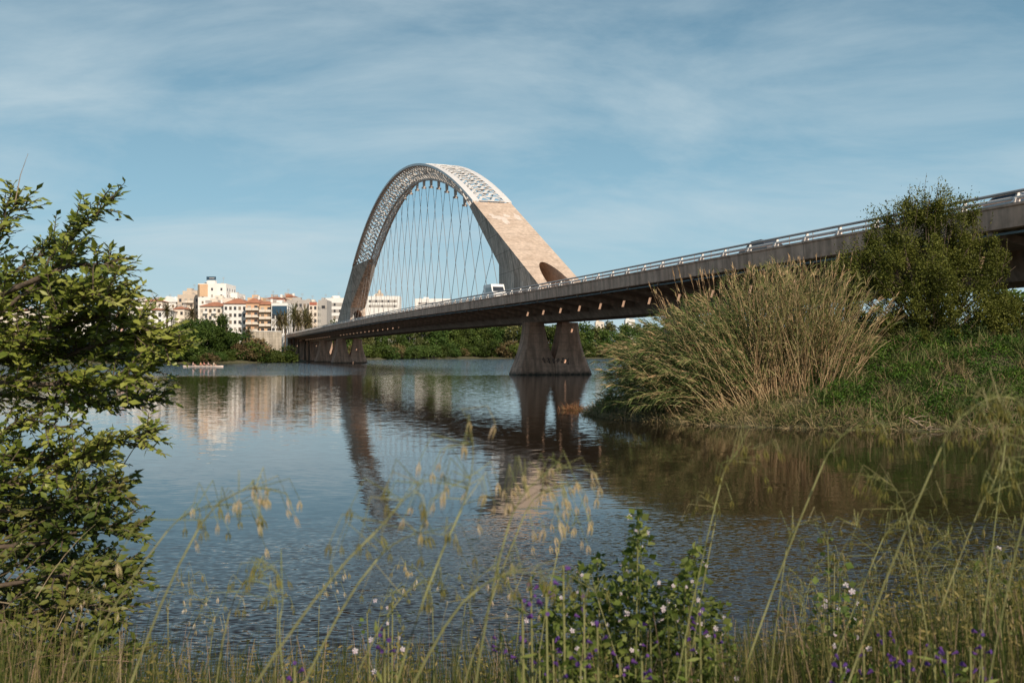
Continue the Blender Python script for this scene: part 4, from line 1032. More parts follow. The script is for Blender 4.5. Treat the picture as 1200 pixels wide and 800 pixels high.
def rower(x, phase, shirt_col, label, k):
    """seated rower facing the stern, legs forward, hands on the oar: one skinned body"""
    jt = {}
    lean = math.sin(phase) * .18
    V = [(0, 0, .28), (-.02 + lean * .4, 0, .50), (lean, 0, .74), (lean + .01, 0, .86), (lean + .03, 0, .98), (lean + .03, 0, 1.09),
         (lean, .17, .75), (lean + .22, .22, .56), (lean + .50, .10, .52), (lean + .57, .09, .51),
         (lean, -.17, .75), (lean + .22, -.22, .56), (lean + .50, -.10, .52), (lean + .57, -.09, .51),
         (.04, .10, .28), (.42, .12, .42), (.78, .10, .22), (.88, .10, .27), (.04, -.10, .28), (.42, -.12, .42), (.78, -.10, .22), (.88, -.10, .27)]
    E = [(0, 1), (1, 2), (2, 3), (3, 4), (4, 5), (2, 6), (6, 7), (7, 8), (8, 9), (2, 10), (10, 11), (11, 12), (12, 13), (0, 14), (14, 15), (15, 16), (16, 17), (0, 18), (18, 19), (19, 20), (20, 21)]
    Rr = [.14, .13, .15, .055, .095, .085, .07, .045, .035, .03, .07, .045, .035, .03, .09, .07, .045, .035, .09, .07, .045, .035]
    me = bpy.data.meshes.new('person'); me.from_pydata(V, E, []); o = bpy.data.objects.new('person', me); link(o)
    md = o.modifiers.new('skin', 'SKIN'); me.skin_vertices.new() if not me.skin_vertices else None
    for i, sv in enumerate(me.skin_vertices[0].data): sv.radius = (Rr[i], Rr[i]); sv.use_root = (i == 0)
    o.modifiers.new('sub', 'SUBSURF').levels = 1
    bpy.context.view_layer.update(); dg = bpy.context.evaluated_depsgraph_get()
    m2 = bpy.data.meshes.new_from_object(o.evaluated_get(dg)); o.modifiers.clear(); o.data = m2
    m2.materials.clear(); sh = plain('rowing_shirt', shirt_col, .8); sho = plain('rowing_shorts', (0.03, 0.03, 0.04), .8)
    for mm in (M['skin'], sh, sho): m2.materials.append(mm)
    for p in m2.polygons:
        c = p.center
        p.material_index = 1 if (.40 < c.z < .84 and abs(c.y) < .30 and c.x < lean + .16) else (2 if (c.z <= .44 and c.x < .34) else 0)
        p.use_smooth = True
    # hair cap
    mb = MB(); n_ = 8
    for i in range(4):
        th = i / 4 * 1.5
    rings = []
    for i in range(5):
        th = R(95) * (1 - i / 4) + .02; rings.append([(lean + .02 + .102 * math.sin(th) * math.cos(a), .102 * math.sin(th) * math.sin(a), 1.06 + .115 * math.cos(th)) for a in np.linspace(0, 6.283, n_, endpoint=False)])
    mb.loft(rings); mb.build('hair', M['hair'], o)
    o.location = (bx + x, boat_d, -.02); tag(o, label, 'person', 'crew of the rowing boat')
    return o
for k, (x, ph, col_, lb) in enumerate([(-2.4, .4, (.75, .5, .45), 'leftmost person in the rowing boat, pink top, sitting apart from the rest'), (-.75, 1.5, (.75, .35, .2), 'second person from left in the rowing boat, orange top'),
        (.35, -1.2, (.7, .25, .22), 'middle person in the rowing boat, leaning back in a red top'), (1.35, -1.6, (.72, .5, .5), 'fourth person in the rowing boat, bent low in a pale pink top'), (2.35, .9, (.8, .68, .55), 'rightmost person in the rowing boat, sitting tallest in a cream top')]):
    rower(x, ph, col_, lb, k)
    for sg in (-1, 1):
        oar = empty('oar', (bx + x + .5, boat_d + sg * .1, .50), 0, ('near' if sg < 0 else 'far') + '-side oar held by the ' + ['leftmost', 'second', 'middle', 'fourth', 'rightmost'][k] + ' rower from the left', 'oar', 'oars of the rowing boat')
        mb = MB(); mb.tube([(0, 0, 0), (.15, sg * 2.3, -.36)], .02, 5); mb.build('shaft', M['bark_pale'], oar)
        mb = MB(); mb.box((.17, sg * 2.55, -.40), (.03, .5, .16)); mb.build('blade', M['steel_white'], oar)
# a bird in flight above the left branches
bp_ = P(138, 258, 70); bird = empty('bird', tuple(bp_), R(20), 'small dark bird flying in the sky right of the left branches', 'bird')
mb = MB(); mb.tube([(-.20, 0, 0), (-.14, 0, .01), (0, 0, 0), (.12, 0, .02), (.17, 0, .04), (.21, 0, .035)], [.012, .035, .05, .035, .03, .006], 6); mb.build('body', M['rubber'], bird, smooth=True)
for sg in (-1, 1):
    mb = MB(); mb.add([(.06, sg * .03, .02), (.05, sg * .2, .10), (-.03, sg * .36, .06), (-.09, sg * .2, .07), (-.08, sg * .03, .02)], [(0, 1, 3, 4), (1, 2, 3)]); mb.build('wing', M['rubber'], bird, fix=False)
# ================================================================= right bank: reeds, bush, nettles
M['reed_stalk'] = leaf_mat('dry_reed_stalks', [(0.28, 0.175, 0.09), (0.45, 0.31, 0.17), (0.60, 0.45, 0.26)], .10, .7, per_object=.06)
M['reed_leaf'] = leaf_mat('reed_leaves', [(0.09, 0.115, 0.035), (0.17, 0.19, 0.06), (0.27, 0.26, 0.10), (0.42, 0.33, 0.17)], .25, .6, per_object=.06)
M['reed_green'] = leaf_mat('green_reed_leaves', [(0.045, 0.075, 0.020), (0.095, 0.14, 0.038), (0.17, 0.205, 0.065), (0.33, 0.27, 0.13)], .25, .6, per_object=.06)
M['dry_grass'] = leaf_mat('dry_shore_grass', [(0.17, 0.16, 0.06), (0.27, 0.21, 0.11), (0.36, 0.27, 0.16)], .2, .8, per_object=.05)
M['nettle'] = leaf_mat('bright_bank_leaves', [(0.028, 0.062, 0.010), (0.065, 0.140, 0.020), (0.15, 0.225, 0.035)], .3, .5, clump=.6, per_object=.05)
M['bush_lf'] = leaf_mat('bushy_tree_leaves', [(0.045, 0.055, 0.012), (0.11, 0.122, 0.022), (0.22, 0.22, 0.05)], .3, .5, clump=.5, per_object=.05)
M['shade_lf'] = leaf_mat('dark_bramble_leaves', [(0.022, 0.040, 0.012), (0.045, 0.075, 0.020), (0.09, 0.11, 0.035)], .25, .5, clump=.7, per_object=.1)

def stalks(bases, dirs, lens, droop, rad, seg=7):
    """curved stalks as thin 3-sided tubes; returns V,F and the centre line points (n,seg+1,3)"""
    n = len(bases); P_ = np.zeros((n, seg + 1, 3)); P_[:, 0] = bases; d = dirs / np.linalg.norm(dirs, axis=1, keepdims=True)
    st_ = (lens / seg)[:, None]; T = np.zeros((n, seg + 1, 3)); T[:, 0] = d
    for k in range(seg):
        P_[:, k + 1] = P_[:, k] + d * st_
        hz = d.copy(); hz[:, 2] = 0; hz /= np.linalg.norm(hz, axis=1, keepdims=True) + 1e-6
        d = d + (hz * .35 + np.array([0, 0, -1.0])) * (droop * (k + 1) / seg)[:, None] / seg * 1.6
        d /= np.linalg.norm(d, axis=1, keepdims=True); T[:, k + 1] = d
    up = np.array([0.3, 0.2, 1.0]); X = np.cross(T, up); X /= np.linalg.norm(X, axis=2, keepdims=True) + 1e-9; Y = np.cross(T, X)
    r = rad[:, None] * (1 - .75 * np.linspace(0, 1, seg + 1))[None, :]
    V = np.stack([P_ + (X * math.cos(a) + Y * math.sin(a)) * r[..., None] for a in (0, 2.094, 4.189)], 2)   # n,seg+1,3,3
    V = V.reshape(-1, 3)
    b = (np.arange(n)[:, None, None] * (seg + 1) + np.arange(seg)[None, :, None]) * 3; k = np.arange(3)[None, None, :]
    F = np.stack([b + k, b + (k + 1) % 3, b + 3 + (k + 1) % 3, b + 3 + k], -1).reshape(-1, 4)
    return V, F, P_, T
def ribbon(C, D, ln, wd, droop, seg=3):
    """long drooping strap leaves (n) as ribbons"""
    n = len(C); p = C.copy(); d = D / np.linalg.norm(D, axis=1, keepdims=True); side = np.cross(d, rand_dirs(n)); side /= np.linalg.norm(side, axis=1, keepdims=True) + 1e-9
    rows_ = []
    for k in range(seg + 1):
        w = wd * (1 - (k / seg) ** 1.6) * .5 + .0005
        rows_.append(np.stack([p - side * w[:, None], p + side * w[:, None]], 1))
        p = p + d * (ln / seg)[:, None]; d = d + np.array([0, 0, -1.0]) * (droop / seg)[:, None]; d /= np.linalg.norm(d, axis=1, keepdims=True)
    V = np.stack(rows_, 1).reshape(-1, 3)                 # n, seg+1, 2, 3
    b = np.arange(n)[:, None] * (seg + 1) * 2 + np.arange(seg)[None, :] * 2
    F = np.stack([b, b + 1, b + 3, b + 2], -1).reshape(-1, 4)
    return V, F
def reed_clump(label, n, base_f, tip_f, mat_leaf, rad=.016, droop=.5, leaves=15, plume=.5, stalk_mat=None):
    root_p = base_f(1)[0]
    root = empty('giant_reed', tuple(root_p), 0, label, 'reeds', 'reed clumps on the right bank')
    B = base_f(n); Tt = tip_f(B); dv = Tt - B; ln = np.linalg.norm(dv, axis=1)
    dv[:, 2] += ln * droop * .25; ln *= 1.06
    dr = droop * (.6 + .8 * rng.random(n))
    V, F, Pp, T = stalks(B, dv, ln, dr, rad * (.7 + .6 * rng.random(n)))
    mesh_np('stalks', V - np.array(root_p), F, stalk_mat or M['reed_stalk'], root)
    m = n * leaves; i = rng.integers(0, n, m); t = 1.2 + 5.8 * rng.random(m) ** .7; k = np.minimum(t.astype(int), 6); f = (t - k)[:, None]
    C = Pp[i, k] * (1 - f) + Pp[i, k + 1] * f; D = T[i, k] * 1.3 + rand_dirs(m) * .75
    V, F = ribbon(C, D, .28 + .34 * rng.random(m), .022 + .016 * rng.random(m), .6 + .9 * rng.random(m))
    mesh_np('leaves', V - np.array(root_p), F, mat_leaf, root)
    m = int(n * plume) * 9; i = rng.integers(0, int(n * plume) + 1, m); C = Pp[i, -1] - T[i, -1] * (.5 * rng.random(m))[:, None]; D = T[i, -1] * 1.6 + rand_dirs(m) * .4
    V, F = ribbon(C, D, .14 + .16 * rng.random(m), .02 + .02 * rng.random(m), .2 + .3 * rng.random(m), 2)
    tag(mesh_np('plumes', V - np.array(root_p), F, M['reed_stalk'], root), kind='stuff')
    return root
def Pn(px, py, d): return np.stack([(px - 600) / FP * d, d, EYE - (py - HY) / FP * d], -1)
def bf(pxa, pxb, da, db):
    def f(n):
        px = rng.uniform(pxa, pxb, n); d = rng.uniform(da, db, n); x = (px - 600) / FP * d
        return np.stack([x, d, height(x, d) - .05], -1)
    return f
def tf(xa, xb, ya, yb, dd=1.0, keep=.6, yfun=None):
    """tips spread over a window; stalks keep their order from left to right"""
    def f(B):
        n = len(B); px0 = B[:, 0] / B[:, 1] * FP + 600; u = (px0 - px0.min()) / (np.ptp(px0) + 1e-6)
        u = np.clip(keep * u + (1 - keep) * rng.random(n) + .06 * rng.normal(size=n), 0, 1); px = xa + (xb - xa) * u
        py = ya + (yb - ya) * rng.random(n) ** 1.5
        if yfun is not None: py = py + yfun(u)
        d = B[:, 1] + rng.normal(size=n) * dd
        return Pn(px, py, d)
    return f
reed_clump('tall straw-coloured reed clump standing upright beside the bushy tree', 330, bf(880, 975, 41.8, 45.0), tf(842, 1018, 312, 392, yfun=lambda u: 12 * np.abs(u - .5) * 2), M['reed_leaf'], leaves=22, droop=.30)
reed_clump('greenish reed clump leaning left in the middle of the reed bed', 330, bf(835, 905, 41.8, 45.0), tf(735, 885, 326, 425, yfun=lambda u: 58 * (1 - u)), M['reed_green'], leaves=34, droop=.6)
reed_clump('flattened reed clump reaching far left over the water at the tip of the bank', 240, bf(790, 870, 42.6, 46.0), tf(697, 800, 388, 466, yfun=lambda u: 14 * (1 - u)), M['reed_green'], leaves=34, droop=.8)
reed_clump('thin reeds rising behind the green clump against the bridge deck', 90, bf(800, 930, 45.0, 48.0), tf(850, 985, 318, 355), M['reed_leaf'], leaves=10, droop=.3)
reed_clump('scattered single reed spikes standing clear above the reed bed', 95, bf(810, 985, 42.5, 46.0), tf(752, 1012, 298, 352, keep=.85, yfun=lambda u: 34 * (1 - u)), M['reed_leaf'], leaves=3, droop=.10, plume=.95, rad=.013)
reed_clump('loose straw reeds leaning right towards the green bank', 60, bf(955, 1000, 41.5, 44.0), tf(985, 1055, 345, 430), M['reed_leaf'], leaves=10, droop=.5)

def brush(label, blobs, n, mat, d0, px0, ln=.34):
    g = hgt((px0 - 600) / FP * d0, d0); root = empty('reed_thicket', ((px0 - 600) / FP * d0, d0, g), 0, label, 'reeds', 'reed clumps on the right bank'); o = np.array(root.location)
    C, dd = crown_points(n, px_blobs(blobs), .1, .15); C[:, 2] = np.maximum(C[:, 2], height(C[:, 0], C[:, 1]))
    V, F = ribbon(C, rand_dirs(n) + dd * .5 + np.array([-.35, 0, .5]), rng.uniform(ln * .6, ln * 1.3, n), rng.uniform(.018, .035, n), rng.uniform(.5, 1.6, n)); mesh_np('leaves', V - o, F, mat, root)
def px_blobs(lst, flat=.8):
    out = []
    for px, py, d, rp_ in lst:
        c = P(px, py, d); r = rp_ / FP * d; out.append((c.x, c.y, c.z, r, r, r * flat))
    return out
brush('dense green reed thicket filling the low left part of the reed bed', [(735, 452, 45.6, 22), (765, 430, 45, 26), (800, 415, 45, 30), (835, 420, 44.6, 30), (780, 460, 44, 24), (820, 455, 43.4, 22), (715, 468, 46.4, 14)], 9000, M['reed_green'], 45, 770)
brush('shaded leafy mass behind the upright straw reeds', [(850, 375, 46.5, 28), (890, 365, 46.5, 30), (930, 370, 46.5, 32), (965, 380, 46.5, 28), (900, 405, 46, 34), (950, 415, 46, 30), (990, 400, 46, 24), (825, 395, 46.4, 22)], 9000, M['reed_green'], 46.5, 910)

# dry and green grass hanging over the water's edge
def shore_grass():
    n = 34000; px = rng.uniform(683, 1230, n); d = rng.uniform(37.2, 52, n); x = (px - 600) / FP * d
    dd = seg_dist(x, d, BANK_RIGHT); edge = np.where(px < 960, 5.0, 2.4)
    ok = (dd > -.25) & (dd < edge) & (rng.random(n) < np.exp(-np.maximum(dd, 0) / np.where(px < 960, 3.5, .9)))
    x, d, dd = x[ok], d[ok], dd[ok]; n = len(x)
    C = np.stack([x, d, height(x, d) - .04], -1); D = rand_dirs(n) * .8 + np.array([-.35, -.35, .9])
    V, F = ribbon(C, D, rng.uniform(.35, 1.05, n), rng.uniform(.018, .04, n), rng.uniform(.8, 2.2, n))
    tag(mesh_np('shore_grass', V, F, M['dry_grass']), kind='stuff')
shore_grass()
def shore_green():
    n = 17000; px = rng.uniform(685, 1010, n); d = rng.uniform(38.5, 50, n); x = (px - 600) / FP * d; dd = seg_dist(x, d, BANK_RIGHT)
    cl = wob(x * 1.0, d * 1.0, 1.9); ok = (dd > -.1) & (dd < 6) & (cl > -.15); x, d = x[ok], d[ok]; n = len(x)
    C = np.stack([x, d, height(x, d) - .04], -1); D = rand_dirs(n) * .8 + np.array([0, -.2, 1.0])
    V, F = ribbon(C, D, rng.uniform(.3, .9, n), rng.uniform(.02, .04, n), rng.uniform(.5, 1.8, n))
    tag(mesh_np('green_grass', V, F, M['reed_green']), kind='stuff')
shore_green()
# bright green leafy cover on the slope
def ground_cover():
    n = 130000; px = rng.uniform(930, 1290, n); d = rng.uniform(37.4, 52, n); x = (px - 600) / FP * d; dd = seg_dist(x, d, BANK_RIGHT)
    w = wob(x, d, 1.5); w2 = wob(x + 7, d - 3, 4.0)
    p = sstep(930, 1010, px) * (0.45 + .75 * sstep(-.5, .5, w)) * sstep(-.2, .7, dd)
    ok = rng.random(n) < p; x, d, w, w2, dd = x[ok], d[ok], w[ok], w2[ok], dd[ok]; n = len(x)
    top = (.38 + .22 * w + .22 * w2) * sstep(0, 1.5, dd) + .08
    C = np.stack([x, d, height(x, d) + top * (.25 + .85 * rng.random(n) ** .6)], -1)
    D = rand_dirs(n) * 1.0 + np.array([0, -.3, .1]); D /= np.linalg.norm(D, axis=1, keepdims=True); Nn = rand_dirs(n, 1.2)
    s = .06 + .07 * rng.random(n); V, F = leaf_quads(C, D, Nn, s, s * .62)
    tag(mesh_np('ground_cover', V, F, M['nettle']), kind='stuff')
ground_cover()
def weeds(name, n_c, n_each, mat, xr, ln, wd, seed_w):
    r2 = np.random.default_rng(seed_w); px = r2.uniform(*xr, n_c); d = r2.uniform(38.6, 47, n_c); cx = (px - 600) / FP * d
    C = np.repeat(np.stack([cx, d], -1), n_each, 0) + r2.normal(size=(n_c * n_each, 2)) * .22; x, d = C[:, 0], C[:, 1]; ok = seg_dist(x, d, BANK_RIGHT) > .3; x, d = x[ok], d[ok]; n = len(x)
    V, F = ribbon(np.stack([x, d, height(x, d) + .15], -1), rand_dirs(n) * .7 + np.array([0, -.2, 1.2]), rng.uniform(ln * .5, ln * 1.2, n), rng.uniform(wd * .6, wd * 1.2, n), rng.uniform(.4, 1.8, n))
    tag(mesh_np(name, V, F, mat), kind='stuff')
weeds('dry_weeds', 70, 60, M['dry_grass'], (985, 1260), .75, .03, 5)
weeds('tall_weeds', 46, 70, M['reed_green'], (960, 1260), .95, .035, 6)
# brambles, shrubs behind, and the bushy tree
def px_blobs(lst, flat=.8):
    out = []
    for px, py, d, rp_ in lst:
        c = P(px, py, d); r = rp_ / FP * d; out.append((c.x, c.y, c.z, r, r, r * flat))
    return out
def px_bush(name, label, cat, blobs, n, size, mat, group, base_px, d, asp=.5, twigs=40, part='foliage', shell=.35, trunk_r=.07, seed=3):
    bx_ = (base_px - 600) / FP * d; g = hgt(bx_, d); root = empty(name, (bx_, d, g), 0, label, cat, group); o = np.array([bx_, d, g])
    bl = px_blobs(blobs); ns = max(12, n // 190); SC, sd0 = crown_points(ns, bl, shell, .10)
    k_ = rng.integers(0, ns, n); rs_ = (rng.uniform(.13, .40, ns) * (1.0 if n > 30000 else .9))[k_]; q_ = rng.normal(size=(n, 3)) * np.array([.55, .55, .75]); C = SC[k_] + q_ * rs_[:, None]; dd = q_ / (np.linalg.norm(q_, axis=1, keepdims=True) + 1e-6) + sd0[k_] * .5
    C[:, 2] = np.maximum(C[:, 2], height(C[:, 0], C[:, 1]) + .05)
    D = rand_dirs(n) + dd * .5; D[:, 2] += .35; D /= np.linalg.norm(D, axis=1, keepdims=True); s = size * (.6 + .8 * rng.random(n))
    V, F = leaf_quads(C, D, dd + rand_dirs(n), s, s * asp); mesh_np(part, V - o, F, mat, root)
    mb = MB(); r_ = random.Random(seed)
    for k in range(twigs):
        b = bl[r_.randrange(len(bl))]; e = Vector((b[0] + r_.uniform(-.9, .9) * b[3], b[1] + r_.uniform(-.5, .5) * b[4], b[2] + r_.uniform(-.3, 1.0) * b[5])) - Vector(o)
        st_ = Vector((r_.uniform(-.35, .35), r_.uniform(-.3, .3), -.1)); mid = st_ * .4 + e * .6 + Vector((0, 0, -.25 * e.length * r_.random())) ; mid.x = st_.x + (e.x - st_.x) * .45
        r0 = trunk_r * r_.uniform(.35, 1.0)
        mb.tube([st_, st_ * .7 + mid * .3 + Vector((0, 0, .2)), mid, e], [r0, r0 * .8, r0 * .5, .008], 5, cap=False)
    mb.build('branches', M['bark'], root, fix=False)
    return root
tree = px_bush('bushy_tree', 'tall bushy olive-green tree in front of the bridge deck on the right bank', 'tree',
    [(982, 322, 46.5, 15), (996, 345, 46, 22), (1008, 296, 46.8, 16), (1048, 256, 47, 26), (1122, 258, 47, 28), (1145, 288, 47, 30), (1022, 280, 47, 24), (1165, 308, 47, 26), (1090, 246, 47, 26), (1000, 312, 46.5, 24), (1020, 300, 46.5, 24), (1165, 318, 47.2, 16), (1180, 372, 46, 24), (1085, 262, 47, 36), (1060, 290, 46.5, 36), (1110, 292, 47, 36), (1035, 318, 46, 30), (1085, 320, 46, 44), (1130, 322, 47, 34), (1012, 338, 46, 22), (1060, 350, 46, 40), (1115, 358, 46, 46), (1155, 345, 47, 30), (1160, 375, 46, 34),
     (1100, 240, 47, 18), (1065, 250, 47, 18), (1028, 286, 47, 14), (1132, 262, 47.5, 12), (1172, 355, 47, 18), (1085, 385, 46, 40), (1040, 378, 46, 30)], 86000, .11, M['bush_lf'], None, 1090, 46.5, .45, 90, 'crown', .15, .10)
# airy shoots on the outline of the tree
o_ = tree.location; mb = MB(); C_ = []; D_ = []
for k in range(44):
    a = random.random(); px = 985 + 195 * a; top = 300 - 80 * max(0, 1 - abs(px - 1088) / 105) ** .8 + random.uniform(-22, 10)
    b = P(px + random.uniform(-6, 6), top + 40, 46.6 + random.uniform(-.6, .6)) - o_; e = P(px + random.uniform(-10, 14), top, 46.6 + random.uniform(-.8, .8)) - o_
    mb.tube([b, (b + e) / 2 + Vector((random.uniform(-.1, .1), 0, 0)), e], [.014, .010, .005], 4, cap=False)
    for j in range(13):
        t = random.random() ** 1.4; C_.append(tuple(b.lerp(e, t))); D_.append(((e - b).normalized() * .8 + Vector(rand_dirs(1)[0])).normalized())
mb.build('shoots', M['bark'], tree, fix=False)
V, F = leaf_quads(np.array(C_), np.array([tuple(v) for v in D_]), rand_dirs(len(C_)), .13, .055); mesh_np('shoot_leaves', V, F, M['bush_lf'], tree)
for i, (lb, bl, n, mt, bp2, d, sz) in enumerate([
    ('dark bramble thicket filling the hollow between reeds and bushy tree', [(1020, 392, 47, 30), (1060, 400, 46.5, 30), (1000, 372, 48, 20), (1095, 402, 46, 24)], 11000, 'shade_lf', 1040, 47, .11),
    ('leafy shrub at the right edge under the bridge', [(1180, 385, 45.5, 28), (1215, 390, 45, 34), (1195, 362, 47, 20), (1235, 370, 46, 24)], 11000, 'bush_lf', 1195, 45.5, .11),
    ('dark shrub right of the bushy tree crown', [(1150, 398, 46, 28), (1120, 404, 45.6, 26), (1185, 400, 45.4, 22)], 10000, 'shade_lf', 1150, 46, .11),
    ('straggly shrub behind the right end of the reeds', [(975, 352, 49, 24), (1000, 338, 49, 22), (955, 378, 48, 20)], 5000, 'shade_lf', 980, 49, .11),
    ('shrub beyond the right frame edge beside the bank', [(1290, 380, 44, 40), (1340, 370, 44, 50), (1260, 400, 43, 26)], 9000, 'bush_lf', 1300, 44, .12)]):
    px_bush('shrub', lb, 'shrub', bl, n, sz, M[mt], 'shrubs on the right bank', bp2, d, .5, 24, seed=20 + i)
# fallen branch sliding into the water, straw-coloured raft of reed at the tip
a, b = P(1034, 477, 40.2), P(1092, 503, 37.9); fb = empty('fallen_branch', tuple(a), 0, 'bare pale dead branch sloping down into the water below the green bank', 'branch')
mb = MB(); mb.tube([Vector(), (b - a) * .35 + Vector((0, 0, .10)), (b - a) * .7, (b - a) + Vector((0, 0, -.1))], [.05, .06, .05, .02], 6); mb.build('main_stem', M['bark_pale'], fb, smooth=True)
for k in range(12):
    t = random.uniform(.3, 1); p = (b - a) * t; mb = MB(); e = p + Vector((random.uniform(-.1, .9), random.uniform(-.3, .3), random.uniform(-.35, .3))); mb.tube([p, (p + e) / 2 + Vector((0, 0, .06)), e], [.02, .013, .005], 4); mb.build('twig', M['bark_pale'], fb)
a, b = P(962, 463, 41.3), P(1022, 490, 38.9); fb = empty('fallen_reed_stem', tuple(a), 0, 'single thin dry reed stem lying on the bank left of the dead branch', 'reed stem')
mb = MB(); mb.tube([Vector(), (b - a) * .5 + Vector((0, 0, .08)), b - a], [.02, .02, .012], 5); mb.build('stem', M['reed_stalk'], fb)
n = 420; c = P(672, 461, 52.5); rt = empty('water_weed', (c.x, c.y, 0), 0, 'small reddish-brown tuft of weed in the water left of the reed bank tip', 'water plant')
C = np.stack([rng.normal(size=n) * .30, rng.normal(size=n) * .3, np.zeros(n)], -1); V, F = ribbon(C, rand_dirs(n) * .8 + np.array([0, 0, .6]), rng.uniform(.25, .6, n), rng.uniform(.015, .03, n), rng.uniform(.6, 1.8, n))
mesh_np('weed_leaves', V, F, leaf_mat('reddish_weed', [(0.25, .10, .05), (0.35, .17, .08), (.2, .16, .07)], .2), rt)
# trees on dry land behind the reeds, under and beyond the bridge on the right
for i, (x, y, h) in enumerate([(48, 98, 7.5), (62, 108, 8.5), (78, 112, 8), (95, 122, 9), (112, 130, 9), (70, 84, 6.0), (90, 92, 7.0), (115, 105, 8)]):
    place('round', i, x, y, h, f"bank tree beyond the bridge on the right, {ordinal(i)} of the group counted from the reeds", 'trees on the right bank beyond the bridge', 1.2)
# ================================================================= left foreground tree
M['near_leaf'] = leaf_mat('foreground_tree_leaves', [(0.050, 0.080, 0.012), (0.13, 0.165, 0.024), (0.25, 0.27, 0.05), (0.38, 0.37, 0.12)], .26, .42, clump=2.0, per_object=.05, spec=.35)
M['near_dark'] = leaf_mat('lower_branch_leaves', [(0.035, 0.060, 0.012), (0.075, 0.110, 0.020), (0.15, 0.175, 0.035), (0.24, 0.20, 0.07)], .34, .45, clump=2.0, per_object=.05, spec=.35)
rb = random.Random(77)
def leafy_tree_left():
    root = empty('leafy_tree', (-3.5, 5.4, hgt(-3.5, 5.4)), 0, 'broad-leaved tree reaching its branches in from the left edge over the water', 'tree')
    O = Vector(root.location); mb = MB()
    trunk = [Vector((0, 0, -.2)), Vector((.06, -.05, .8)), Vector((-.04, 0, 1.7)), Vector((.08, -.1, 2.6)), Vector((.1, -.2, 3.6))]
    mb.tube(trunk, [.16, .13, .11, .08, .03], 9); mb.build('trunk', M['bark'], root, smooth=True)
    def on_trunk(z):
        for p, q in zip(trunk, trunk[1:]):
            if p.z <= z <= q.z: return p.lerp(q, (z - p.z) / (q.z - p.z))
        return trunk[1] if z < trunk[1].z else trunk[-1]
    main = [  # photo points (px,py) and distances; drawn thick to thin
        ([(-60, 380), (-15, 300), (18, 238)], 4.9, 1.0, 0), ([(-70, 430), (0, 375), (55, 325), (95, 275), (126, 238)], 4.7, 1.0, 0), ([(40, 335), (85, 312), (128, 300), (126, 318)], 4.7, .6, 0),
        ([(30, 400), (80, 365), (118, 345), (148, 352)], 4.6, .8, 0), ([(-60, 400), (30, 395), (110, 385), (150, 388), (188, 396)], 4.8, 1.0, 0), ([(-60, 430), (60, 425), (130, 408), (175, 404), (208, 409)], 4.9, 1.0, 0),
        ([(-60, 455), (70, 445), (130, 438), (175, 434)], 4.7, 1.0, 0), ([(-50, 475), (60, 468), (120, 462), (186, 466)], 5.0, .9, 0), ([(-60, 360), (20, 350), (70, 350), (110, 380)], 5.0, .9, 0),
        ([(-70, 330), (-10, 320), (40, 300), (60, 290)], 5.2, .8, 0), ([(-80, 545), (-10, 512), (30, 500), (75, 500)], 4.6, .35, 0),
        ([(-80, 590), (30, 560), (110, 522), (172, 506)], 4.5, 1.0, 0), ([(-80, 560), (0, 545), (60, 538), (120, 540)], 4.8, .8, 0), ([(-80, 610), (40, 600), (100, 575), (146, 566)], 4.6, 1.0, 1), ([(-80, 650), (50, 640), (110, 625), (158, 622)], 4.5, 1.0, 1),
        ([(-80, 640), (20, 610), (80, 590), (100, 610)], 4.9, 1.0, 1), ([(-80, 700), (40, 690), (110, 672), (150, 672)], 4.4, 1.0, 1), ([(-80, 680), (0, 660), (70, 655), (120, 650)], 4.9, 1.0, 1), ([(-60, 740), (30, 730), (90, 715), (130, 712)], 4.3, 1.0, 1), ([(-60, 770), (0, 765), (60, 755), (110, 748)], 4.2, 1.0, 1), ([(-60, 790), (20, 785), (80, 780), (140, 770)], 4.1, 1.0, 1), ([(-60, 420), (0, 350), (60, 340), (105, 345)], 5.1, .9, 0), ([(-60, 440), (20, 420), (90, 410), (140, 420)], 5.1, 1.0, 0), ([(-60, 600), (0, 590), (70, 575), (110, 590)], 5.2, 1.0, 1), ([(-60, 720), (10, 700), (80, 700), (135, 690)], 4.9, 1.0, 1), ([(-60, 520), (10, 580), (50, 620), (60, 660)], 5.1, .9, 1)]
    twig = MB(); C = []; D = []; Nn = []; S = []; W = []
    def leaves_along(pts, dens, w):
        for p, q in zip(pts, pts[1:]):
            L_ = (q - p).length; k = max(1, int(L_ * dens))
            for j in range(k):
                t = (j + rb.random()) / k; c = p.lerp(q, t); ax = (q - p).normalized()
                sd_ = ax.cross(Vector((rb.uniform(-.6, .6), rb.uniform(-.6, .6), 1))).normalized() * (1 if j % 2 else -1)
                dv = (ax * rb.uniform(.3, .9) + sd_ * rb.uniform(.6, 1.0) + Vector((0, 0, rb.uniform(-.45, .3)))).normalized()
                C.append(tuple(c)); D.append(tuple(dv)); Nn.append((rb.uniform(-.6, .6) + .2, rb.uniform(-.9, .3), rb.uniform(.3, 1))); S.append(.024 + .042 * rb.random() ** 1.5); W.append(w)
    for pts, d0, full, low in main:
        w = [P(px + rb.uniform(-6, 6), py + (rb.uniform(-13, 13) if q_ < len(pts) - 1 else 0), d0 + rb.uniform(-.14, .14)) - O for q_, (px, py) in enumerate(pts)]
        w = [on_trunk(max(.4, min(3.5, w[0].z - .35)))] + w
        # smooth
        sm = []
        for i in range(len(w) - 1):
            for t in (0, .33, .66):
                a = w[max(i - 1, 0)]; b = w[i]; c = w[i + 1]; e = w[min(i + 2, len(w) - 1)]
                sm.append(.5 * ((2 * b) + (c - a) * t + (2 * a - 5 * b + 4 * c - e) * t * t + (3 * b - a - 3 * c + e) * t ** 3))
        sm.append(w[-1]); n = len(sm); r0 = .017
